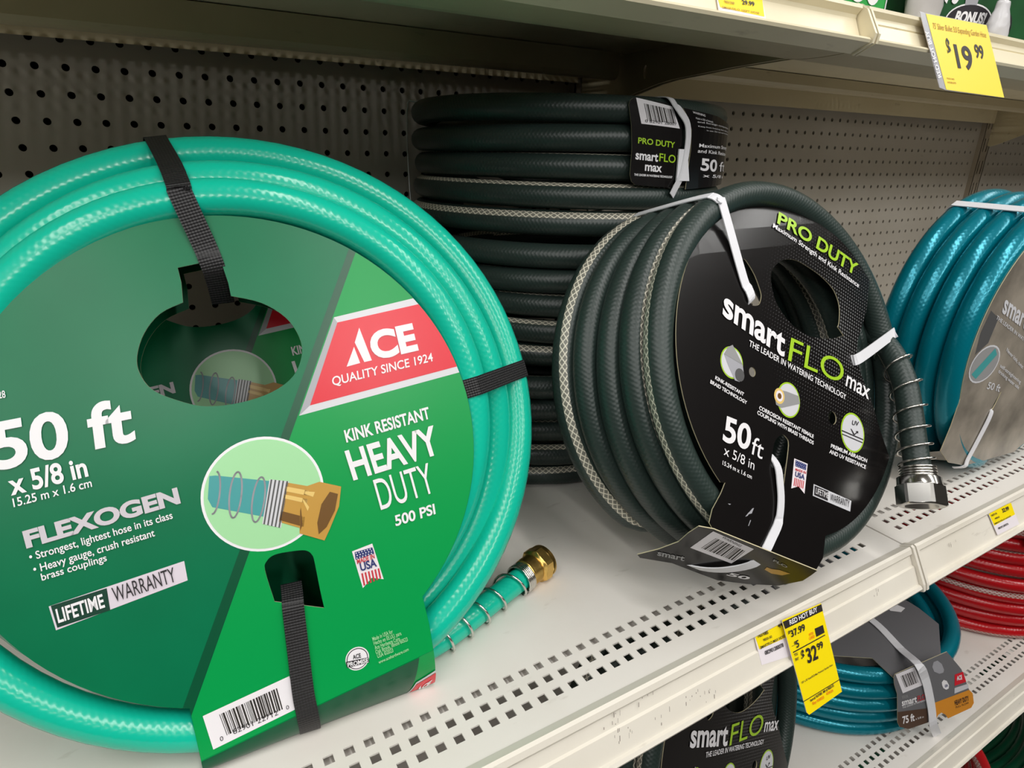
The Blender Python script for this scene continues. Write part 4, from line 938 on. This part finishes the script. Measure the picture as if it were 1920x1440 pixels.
    made_in_usa(mb, BP, 'b', h)
    patch(mb, BP, S['b_life'], 'silver', h * 2); patch(mb, BP, S['b_lifedark'], 'darkink', h * 3)
    for k in ('b_scuff', 'b_scuff2', 'b_scuff3'):
        q = S[k]; m_ = (sum(p[0] for p in q) / len(q), sum(p[1] for p in q) / len(q)); f = .62 if k == 'b_scuff' else .8; patch(mb, BP, [(m_[0] + (p[0] - m_[0]) * f, m_[1] + (p[1] - m_[1]) * f) for p in q], 'silverdk', h * 2)
    for it in T['black']: text(mb, BP, it, h * 7)
    # lower flap turned under the coil
    sheet(mb, FP, S['bf_out'], 'black'); patch(mb, FP, S['bf_yel'], 'gold1', h * 2)
    for it in T['flap']: text(mb, FP, it, h * 4)
    cl = mb.build('card_label', t)
    mb = MB(); patch(mb, FP, S['bf_bar'], 'sticker', h * 2); bars(mb, FP, S['bf_bars'], 60, 'tagblack', h * 3); k_ = mb.build('barcode_sticker', cl); k_['label'] = 'white barcode sticker'
    r = rt + .0007
    st = [BP.at((-.046, .050), -.016), BP.at((-.0475, .0555), -.006), BP.at((-.0482, .060), .0012), BP.at((-.0500, .070), .0016), BP.at((-.0530, .0780), .0016)]
    p_, wd = hull_strap(pts, loops[0][0], loops[0][1], loops[0][2], loops[0][3], 1.97, r, st); mb = MB(); ribbon(mb, smooth_path(p_, 4), wd, .0095, 'strap_white'); mb.build('strap', t)
    st = [BP.at((.066, -.012), -.008), BP.at((.075, -.011), -.001), BP.at((.084, -.010), .004)]
    p_, wd = hull_strap(pts, loops[0][0], loops[0][1], loops[0][2], loops[0][3], .045, r, st); mb = MB(); ribbon(mb, smooth_path(p_, 4), wd, .0098, 'strap_white'); mb.build('strap', t)
    st = [BP.at((-.0610, -.058), -.014), BP.at((-.0618, -.067), -.004)] + [V3(x) + V3((0, -.9, .42)) * .0016 for x in ((.5036, -.5484, .1189), (.5020, -.5540, .1080), (.4990, -.5600, .0945), (.4915, -.5662, .0815), (.4800, -.5705, .0730), (.4680, -.5745, .0660))] + [V3(x) + V3(FP.N) * .0016 for x in ((.4610, -.5735, .0590), (.4500, -.5620, .0500), (.4400, -.5480, .0440), (.4300, -.5330, .0420))]
    mb = MB(); ribbon(mb, smooth_path(st, 4), [V3((.9, .0, -.30)) if i < 20 else V3((.80, -.28, -.5)) for i in range(len(smooth_path(st, 4)))], .0086, 'strap_white'); mb.build('strap', t)
    return t
bp = black_pack()
# ------------------------------------------------------------------ stack of flat black packs
SCX, SCY, SR = .55, -.16, .1875
def flat_coil(t, cx, cy, z0, R, rt, n, mat, seed, extra=None, v0=.2, vt=.2, step=None, per=84):
    n0, u0, v0_ = V3((0, 0, 1)), V3((1, 0, 0)), V3((0, 1, 0)); step = step or rt * 2.06; rnd = random.Random(seed)
    L = [(V3((cx + rnd.uniform(-.004, .004), cy + rnd.uniform(-.003, .003), z0 + rt + .0004 + k * step)), n0, u0, v0_, R + rnd.uniform(-.004, .001)) for k in range(n)]
    if extra: L += [(V3((cx, cy, z0 + rt + dz)), n0, u0, v0_, R2) for R2, dz in extra]
    pts = coil_path(L, math.pi / 2 + .3, span=.12, seed=seed, wob=.0014, per=per); mb = MB(); tube(mb, pts, rt, mat, 16, v0=v0, vtwist=vt); mb.build('hose', t)
def stack_pack():
    t = thing('garden_hose', 'lowest dark hose coil in the stack by the pegboard, resting flat on the shelf', 'garden hose', (.515, -.157, 0), 'black hose coils with silver braided stripe')
    flat_coil(t, .515, -.157, 0, .1710, .0124, 5, 'hose_black', 21, extra=[(.146, .085)], v0=.36, vt=.035, step=.0264)
    n0, u0, v0 = V3((0, 0, 1)), V3((1, 0, 0)), V3((0, 1, 0))
    for ang in (.5, 2.6):
        e = u0 * math.cos(ang) + v0 * math.sin(ang); b = V3((.515, -.157, 0)); pts = [b + e * .14 + n0 * .001, b + e * .175 + n0 * .001, b + e * .186 + n0 * .012, b + e * .1870 + n0 * .120, b + e * .176 + n0 * .1318, b + e * .14 + n0 * .1318]
        mb = MB(); ribbon(mb, smooth_path(pts, 4), u0 * -math.sin(ang) + v0 * math.cos(ang), .0095, 'strap_white'); mb.build('strap', t)
    return t
s1 = stack_pack()
s3 = copy_thing(s1, 'middle dark hose coil in the stack by the pegboard, mostly behind the leaning black coil', loc=(.545, -.160, .1370), rot=(0, 0, -.1))
s4 = copy_thing(s1, 'topmost dark hose coil of the pegboard stack, black sleeve with barcode', loc=(.550, -.160, .2740), rot=(0, 0, .12))
SCy = Cyl((SCX, SCY), SR)
def top_sleeve(t):
    mb = MB(); h = .00015
    sheet(mb, SCy, S['s_lab1'], 'black', grid=.012); sheet(mb, SCy, S['s_lab2'], 'black', grid=.012)
    for it in T['stack']:
        if not it[0].startswith('0 8'): text(mb, SCy, it, h * 4)
    cl = mb.build('card_label', t); mb = MB()
    patch(mb, SCy, S['s_bar'], 'sticker', h * 2, grid=.006); bars(mb, SCy, S['s_bars'], 55, 'tagblack', h * 3)
    for it in T['stack']:
        if it[0].startswith('0 8'): text(mb, SCy, it, h * 4)
    k_ = mb.build('barcode_sticker', cl); k_['label'] = 'white barcode sticker'
    mb = MB(); q = [SCy.at(p, .0016) for p in S['s_strapc']]; q = [SCy.at((S['s_strapc'][0][0] - .004, .404), -.02), SCy.at((S['s_strapc'][0][0] - .002, .403), -.006)] + q
    ribbon(mb, smooth_path(q, 4), V3((.93, .33, 0)), .0105, 'strap_white'); patch(mb, SCy, S['s_clip'], 'strap_white', .0026); walls(mb, SCy, S['s_clip'], .001, .0026, 'strap_white'); mb.build('strap', t)
top_sleeve(s4)
def second_sleeve(t):
    mb = MB(); u = lambda a: a * SR; z0, z1 = .186, .264; a0 = S['s_lab1'][4][0] - .010
    o = [(a0, z1), (a0 - .003, z1 - .006), (a0 - .002, z0 + .006), (a0 + .004, z0), (a0 + .085, z0), (a0 + .085, z1)]; sheet(mb, SCy, o, 'black', grid=.012)
    patch(mb, SCy, [(a0 + .006, z1 - .003), (a0 + .040, z1 - .003), (a0 + .040, z1 - .026), (a0 + .006, z1 - .026)], 'sticker', .0003, grid=.012); mb.build('card_label', t)
second_sleeve(s3)
# ------------------------------------------------------------------ standing teal coil on the right
TPo = V3((.9525, -.5425, .161)); TU = V3((.99957, -.0292, 0)); TV = V3((0, 0, 1)); TP = Plane(TPo, TU, TV)
def teal_pack():
    t = thing('garden_hose', 'bright teal hose coil standing at the right edge behind a worn grey card, white strap', 'garden hose', (.96, -.49, 0), 'teal hose coils')
    rt = .0118; n0, u0, v0 = loop_frame(-1.6, .0); b = V3((.955, -.457, rt + .0005 + .149))
    loops = [(b + n0 * (.0735 - k * .0245), n0, u0, v0, .149) for k in range(4)]
    pts = coil_path(loops + [(b + n0 * .03, n0, u0, v0, .122)], -math.pi / 2 + .3, span=.1, seed=31, wob=.0010)
    for p in pts: p.z = max(p.z, rt + .0004)
    mb = MB(); tube(mb, pts, rt, 'hose_teal', 16); mb.build('hose', t)
    mb = MB(); h = .00012; R = .1475
    cd = [(-.1435, -.076), (-.1500, -.104), (-.125, -.124), (-.0875, -.1365), (-.0604, -.1395), (.03, -.146), (.06, -.135)][::-1]
    a1 = math.atan2(cd[0][1], cd[0][0]); a2 = math.atan2(-.045, -.141) + 2 * math.pi; outer = [(R * math.cos(a1 + (a2 - a1) * k / 70), R * math.sin(a1 + (a2 - a1) * k / 70)) for k in range(71)] + cd[::-1][:-1]
    slot = [(-.0640, -.0757), (-.0585, -.066), (-.0534, -.0515), (-.0545, -.0505), (-.0605, -.060), (-.0650, -.0715)]
    sheet(mb, TP, outer, 'foggy', [slot], grid=.02)
    c = (-.1120, -.0100); ov = [(c[0] + .029 * math.cos(a), c[1] + .021 * math.sin(a)) for a in [k * math.pi / 12 for k in range(24)]]; patch(mb, TP, ov, 'silver', h * 2); patch(mb, TP, [(c[0] + (x - c[0]) * .93, c[1] + (y - c[1]) * .91) for x, y in ov], 'greyink', h * 3); patch(mb, TP, [(-.134, -.018), (-.122, -.025), (-.092, -.002), (-.100, .006)], 'teal_print', h * 4)
    patch(mb, TP, [(-.1400, .028), (-.132, .050), (-.112, .040), (-.118, .014), (-.138, .004)], 'greydark', h)
    for it in [("smart", -.1098, .0466, -.0444, .0199, -.1108, .060, 'bx', 'silver'), ("FLO", -.0400, .0175, .020, -.0070, -.041, .040, 'm', 'redink'), ("THE LEADER IN WATERING TECHNOLOGY", -.1179, .0402, .040, -.0290, -.1175, .0440, 'm', 'silver'), ("50 ft", -.0916, -.041, -.0600, -.0500, -.0913, -.033, 'm', 'silver'),
               ("Never kink, twist", -.0739, -.0005, -.0218, -.0288, -.0738, .0036, 'm', 'silver'), ("self-straightening", -.0772, -.0180, -.0148, -.0480, -.0772, -.0140, 'm', 'silver'), ("drinking water safe", -.0772, -.0244, -.0148, -.0548, -.0772, -.0204, 'm', 'silver')]: text(mb, TP, it, h * 4)
    A, B, C_, D = TP.at((-.1500, -.104)), TP.at((-.0604, -.1395)), TP.at((-.052, -.153), -.050), TP.at((-.150, -.135), -.055)
    Q = Quad(A, B, C_, D); patch(mb, Q, [(0, 0), (1, 0), (1, 1), (0, 1)], 'foggy'); patch(mb, Q, [(.1, .25), (.5, .25), (.5, .8), (.1, .8)], 'sticker', .0003)
    mb.build('card_label', t)
    r = rt + .0007
    st = [TP.at((-.0610, -.066), -.010), TP.at((-.0625, -.071), -.001), TP.at((-.0660, -.080), .0014), TP.at((-.076, -.106), .0014), TP.at((-.086, -.128), .0014), TP.at((-.0885, -.137), .0012), TP.at((-.092, -.142), -.008)]
    mb = MB(); ribbon(mb, smooth_path(st, 5), V3(TU) * .9 - V3(TV) * .4, .0085, 'strap_white'); mb.build('strap', t)
    p_, wd = hull_strap(pts, b, n0, u0, v0, 2.02, r, [TP.at((-.058, .112), .0012), TP.at((-.062, .124), .0015)]); mb = MB(); ribbon(mb, smooth_path(p_, 4), wd, .0105, 'strap_white'); mb.build('strap', t)
    return t
teal_pack()
# ------------------------------------------------------------------ lower shelf
ZL = -.43
lb = copy_thing(bp, 'dark hose pack on the lower shelf, black card cut off by the bottom edge', skip=('hose_end', 'spring_guard', 'coupling', 'strap'))
def frame_m(o, U, V): U, V = V3(U), V3(V); m = Matrix((U, V, U.cross(V))).transposed().to_4x4(); m.translation = V3(o); return m
n0, u0, v0 = loop_frame(-1.3205, .2877); ro = .0171; U2 = u0 * math.cos(ro) + v0 * math.sin(ro); V2 = v0 * math.cos(ro) - u0 * math.sin(ro)
MT = frame_m((.566, -.5224, -.2448), U2, V2) @ frame_m(BPO, BU, BV).inverted(); m_ = MT @ Matrix.Translation(bp.location); lb.location = m_.to_translation(); lb.rotation_euler = m_.to_euler()
LP = Plane((.93, -.563, -.415), (.9558, -.2939, 0), (.0417, .1357, .9899))
def lower_teal():
    t = thing('garden_hose', 'teal hose coil lying flat on the lower shelf, charcoal sleeve with orange HEAVY DUTY end', 'garden hose', (.975, -.336, ZL), 'teal hose coils')
    flat_coil(t, .975, -.336, ZL, .2035, .0112, 5, 'hose_teal', 41, extra=[(.178, .075)])
    mb = MB(); h = .00015; sheet(mb, LP, S['l_side'], 'graycard', grid=.03)
    for k, m, l in (('l_orange', 'orange', 2), ('l_brown', 'brown', 2), ('l_red', 'red', 2), ('l_sil', 'silver', 2), ('l_oval', 'white', 2), ('l_badge', 'silverdk', 2)): patch(mb, LP, S[k], m, h * l)
    for it in T['lower']: text(mb, LP, it, h * 4)
    zt = ZL + .1195; top = [(.816, -.432), (.840, -.463), (.888, -.495), LP.at(S['l_side'][1]), LP.at(S['l_side'][3]), LP.at(S['l_side'][4]), (1.045, -.505), (1.055, -.470), (1.060, -.330), (.90, -.270), (.83, -.33)]
    top = [(p[0], p[1]) if len(p) == 2 else (p.x, p.y) for p in top]; Z = Plane((0, 0, zt), (1, 0, 0), (0, 1, 0)); hole = circle((.935, -.345), .045, 24); sheet(mb, Z, top, 'graycard', [hole], grid=.04)
    e = [(1.015, -.44), (1.030, -.445), (1.035, -.460), (1.020, -.462), (1.008, -.452)]; patch(mb, Z, e, 'white', h * 2); cl = mb.build('card_label', t)
    mb = MB(); patch(mb, LP, S['l_bar'], 'sticker', h * 2); bars(mb, LP, S['l_bars'], 45, 'tagblack', h * 3); k_ = mb.build('barcode_sticker', cl); k_['label'] = 'white barcode sticker'
    st = [V3((.962, -.40, zt - .006)), V3((.961, -.425, zt + .0015)), V3((.958, -.461, zt + .0018)), V3((.940, -.505, zt + .0018)), LP.at((S['l_strap'][0][0], S['l_strap'][0][1] - .002), .002)] + [LP.at(p, .002) for p in S['l_strap'][1:5]] + [LP.at((.039, -.012), -.006)]
    mb = MB(); ribbon(mb, smooth_path(st, 4), V3(LP.U), .0125, 'strap_white'); mb.build('strap', t)
lower_teal()
def red_pack():
    t = thing('garden_hose', 'lower of the two stacked red hose coils, resting on the lower shelf', 'garden hose', (1.405, -.365, ZL), 'red hose coils with grey stripe')
    flat_coil(t, 1.405, -.365, ZL, .197, .0118, 5, 'hose_red', 51, v0=.05, vt=.31); return t
r1 = red_pack(); r2 = copy_thing(r1, 'upper of the two stacked red hose coils, black label on its side', loc=(1.407, -.362, ZL + .1225), rot=(0, 0, 1.3))
RC = Cyl((1.407, -.362), .2115)
mb = MB(); a0 = -2.35 * .2115; sheet(mb, RC, [(a0, ZL + .192), (a0 + .13, ZL + .192), (a0 + .13, ZL + .246), (a0, ZL + .246)], 'black', grid=.015); patch(mb, RC, [(a0 + .02, ZL + .20), (a0 + .05, ZL + .20), (a0 + .05, ZL + .225), (a0 + .02, ZL + .225)], 'redink', .0003, grid=.015); mb.build('card_label', r2)
# base shelf: upright coils
def upright_coil(name_label, c, R, az, el, mat, n, seed, rt=.0115, group=None):
    t = thing('garden_hose', name_label, 'garden hose', (c[0], c[1], -.86), group); n0, u0, v0 = loop_frame(az, el)
    L = [(V3(c) - n0 * (rt * 2.05 * k), n0, u0, v0, R) for k in range(n)]; pts = coil_path(L, -math.pi / 2, span=.12, seed=seed, per=64); zm = min(p.z for p in pts) - rt
    for p in pts: p.z += -.86 - zm + .0005
    mb = MB(); tube(mb, pts, rt, mat, 14, v0=.3, vtwist=.2); mb.build('hose', t)
upright_coil('red hose coil standing on the base shelf, showing below the lower shelf rail', (1.045, -.49, -.70), .17, -2.3, .1, 'hose_red', 4, 61, group='red hose coils with grey stripe')
upright_coil('deep green hose coil standing on the base shelf at the bottom right corner', (1.240, -.50, -.70), .165, -2.4, .1, 'hose_deep', 6, 62)
# ------------------------------------------------------------------ shelf tags
def railplane(y0, z0, y1, z1, o):
    V = V3((0, y0 - y1, z0 - z1)).normalized(); U = V3((1, 0, 0)); Nn = U.cross(V); return Plane(V3((0, y0, z0)) + Nn * o, U, V)
def tagobj(name, label, P, base, layers, texts, loc, thick=.0006, cat='price tag', group=None, mat='tagwhite'):
    t = thing(name, label, cat, loc, group); mb = MB(); h = .00012
    sheet(mb, P, base, mat, thick=thick, back='tagwhite', edge='tagwhite'); 
    for k, m, l in layers: patch(mb, P, S[k] if isinstance(k, str) else k, m, h * l)
    for it in texts: text(mb, P, it, h * 5)
    mb.build('printed_sheet', t)
    return t, mb
RT = railplane(-.583, .0022, -.600, -.030, .0056); RS = railplane(-.583, .0022, -.600, -.030, .0018)
t32, _ = tagobj('price_tag', 'tall yellow RED HOT BUY tag hanging from the middle shelf rail, priced 32.99', RT, S['t32'], [('t32black', 'tagblack', 2), ('t32box', 'tagblack', 2), ('t32l1', 'tagblack', 2), ('t32l2', 'tagblack', 2)], T['t32'], (.51, -.61, -.05), mat='yellow')
t44, _ = tagobj('price_tag', 'small yellow and white shelf tag partly behind the tall RED HOT BUY tag', RS, S['t44'], [('t44y', 'yellow', 1)], T['t44'], (.45, -.60, -.02))
ttr, _ = tagobj('price_tag', 'small yellow and white shelf tag on the right rail below the teal coil', RS, S['tr'], [('try', 'yellow', 1)], T['tr'], (.83, -.60, -.02))
UT = railplane(-.4211, .478, -.4350, .4477, .0105); US = railplane(-.4211, .478, -.4350, .4477, .0018)
t19, _ = tagobj('price_tag', 'large yellow tag reading 19.99 on the upper right shelf rail', UT, S['t19'], [('t19y', 'yellowup', 2)], T['t19'][:-1], (.80, -.44, .45), mat='silverdk')
t29, _ = tagobj('price_tag', 'yellow and white tag on the upper left shelf rail, cut by the top edge', US, S['t29'], [('t29y', 'yellow', 1)], T['t29'], (.55, -.43, .47))
mb = MB(); text(mb, UT, T['t19'][-1], .0007); mb.build('side_print', t19)
mb = MB(); rnd = random.Random(5)
for u_, v_, n_ in ((.315, -.012, 7), (.322, -.024, 9), (.385, -.026, 6), (.400, -.030, 8), (.355, -.028, 4), (.345, -.010, 4), (.62, -.025, 4), (.75, -.02, 4), (.72, -.006, 3)):
    for k in range(n_):
        a, b = u_ + rnd.uniform(-.008, .008), v_ + rnd.uniform(-.004, .004); l_, w_ = rnd.uniform(.0008, .0035), rnd.uniform(.0002, .0006); patch(mb, RS, [(a, b), (a + w_, b), (a + w_ + l_ * .25, b + l_), (a + l_ * .25, b + l_)], 'scuff', -.0002)
sc_rail = mb.build('scuff_marks', bpy.data.objects['gondola_shelf']); sc_rail['kind'] = 'stuff'
# ------------------------------------------------------------------ goods on the upper shelf (only their feet show)
def carton(label, x0, x1, y0, y1, z1, mat, cat='package', nm='boxed_hose'):
    t = thing(nm, label, cat, ((x0 + x1) / 2, (y0 + y1) / 2, ZU)); mb = MB(); mb.box((x0, y0, ZU + .0005), (x1, y1, z1), mat); mb.build('carton', t, .002); return t
TW = Plane((0, 0, 0), (1, 0, 0), (0, 0, 1))
c1 = carton('bright green printed card on the upper shelf at its joint', .712, .785, -.385, -.372, .585, 'pkbright', nm='hose_package')
P1 = Plane((0, -.3855, 0), (1, 0, 0), (0, 0, 1)); mb = MB(); patch(mb, P1, [(.7125, .4785), (.7145, .4785), (.7145, .584), (.7125, .584)], 'silver', .0002); patch(mb, P1, [(.7825, .4785), (.7845, .4785), (.7845, .584), (.7825, .584)], 'silver', .0002)
text(mb, P1, ("50", .726, .4985, .772, .4985, .726, .530, 'B', 'white'), .0003); patch(mb, P1, [(.748, .4900), (.776, .4905), (.776, .4913), (.748, .4908)], 'palegreen', .0003); mb.build('printed_front', c1)
c2 = carton('dark green hose carton standing behind on the upper shelf, top right corner', .60, .86, -.36, -.20, .66, 'pkgreen', nm='hose_package')
c3 = carton('big green hose carton with BONUS oval on the upper shelf, top right corner', .868, 1.16, -.375, -.20, .66, 'pkgreen', nm='hose_package')
P3 = Plane((0, -.3755, 0), (1, 0, 0), (0, 0, 1)); ov = [(.966 + .048 * math.cos(a) + .004 * math.sin(a), .5055 + .0165 * math.sin(a) + .003 * math.cos(a)) for a in [k * math.pi / 16 for k in range(32)]]
mb = MB(); patch(mb, P3, [(.966 + (x - .966) * 1.05, .5055 + (y - .5055) * 1.10) for x, y in ov], 'white', .0002); patch(mb, P3, ov, 'pkdark', .0004); text(mb, P3, ("BONUS!", .934, .5012, 1.000, .5062, .937, .5125, 'B', 'white'), .0006)
patch(mb, P3, [(.950, .519), (.975, .521), (.985, .57), (.940, .57)], 'silverdk', .0003); text(mb, P3, ("75", .905, .5185, .935, .5205, .905, .545, 'B', 'white'), .0006); patch(mb, P3, circle((1.052, .508), .015, 20), 'pkdark', .0003); mb.build('printed_front', c3)
def crumple(nm, label, cat, c, s, h_, mat, seed):
    s = (s[0], s[1], h_)
    t = thing(nm, label, cat, (c[0], c[1], ZU)); rnd = random.Random(seed); mb = MB(); n, m = 18, 12; ring = []
    for j in range(m + 1):
        f = j / m; z = ZU + .0008 + f * s[2]; w = (.75 + .35 * math.sin(math.pi * min(1, f * 1.2))) * (1 - .25 * f)
        ring.append([mb.vert((c[0] + s[0] * w * math.cos(2 * math.pi * k / n) * (1 + rnd.uniform(-.12, .12)), c[1] + s[1] * w * math.sin(2 * math.pi * k / n) * (1 + rnd.uniform(-.12, .12)), z + (rnd.uniform(-.002, .002) if 0 < j < m else 0))) for k in range(n)])
    for j in range(m):
        for k in range(n): mb.face([ring[j][k], ring[j][(k + 1) % n], ring[j + 1][(k + 1) % n], ring[j + 1][k]], mat, None, True)
    mb.face(ring[0][::-1], mat); mb.face(ring[-1], mat); mb.build('film_wrap', t); return t
crumple('wrapped_package', 'crumpled clear film package with grey contents between the green cartons on the upper shelf', 'package', (.846, -.389), (.030, .011), .11, 'plasticgrey', 5)
crumple('wrapped_package', 'whitish plastic wrapped nozzle beside the BONUS oval on the upper shelf', 'package', (1.000, -.392), (.019, .010), .048, 'film', 9)
crumple('wrapped_package', 'dark wrapped bundle on the upper left shelf beside the joint, touching the top edge', 'package', (.640, -.385), (.030, .012), .06, 'pkdark', 13)
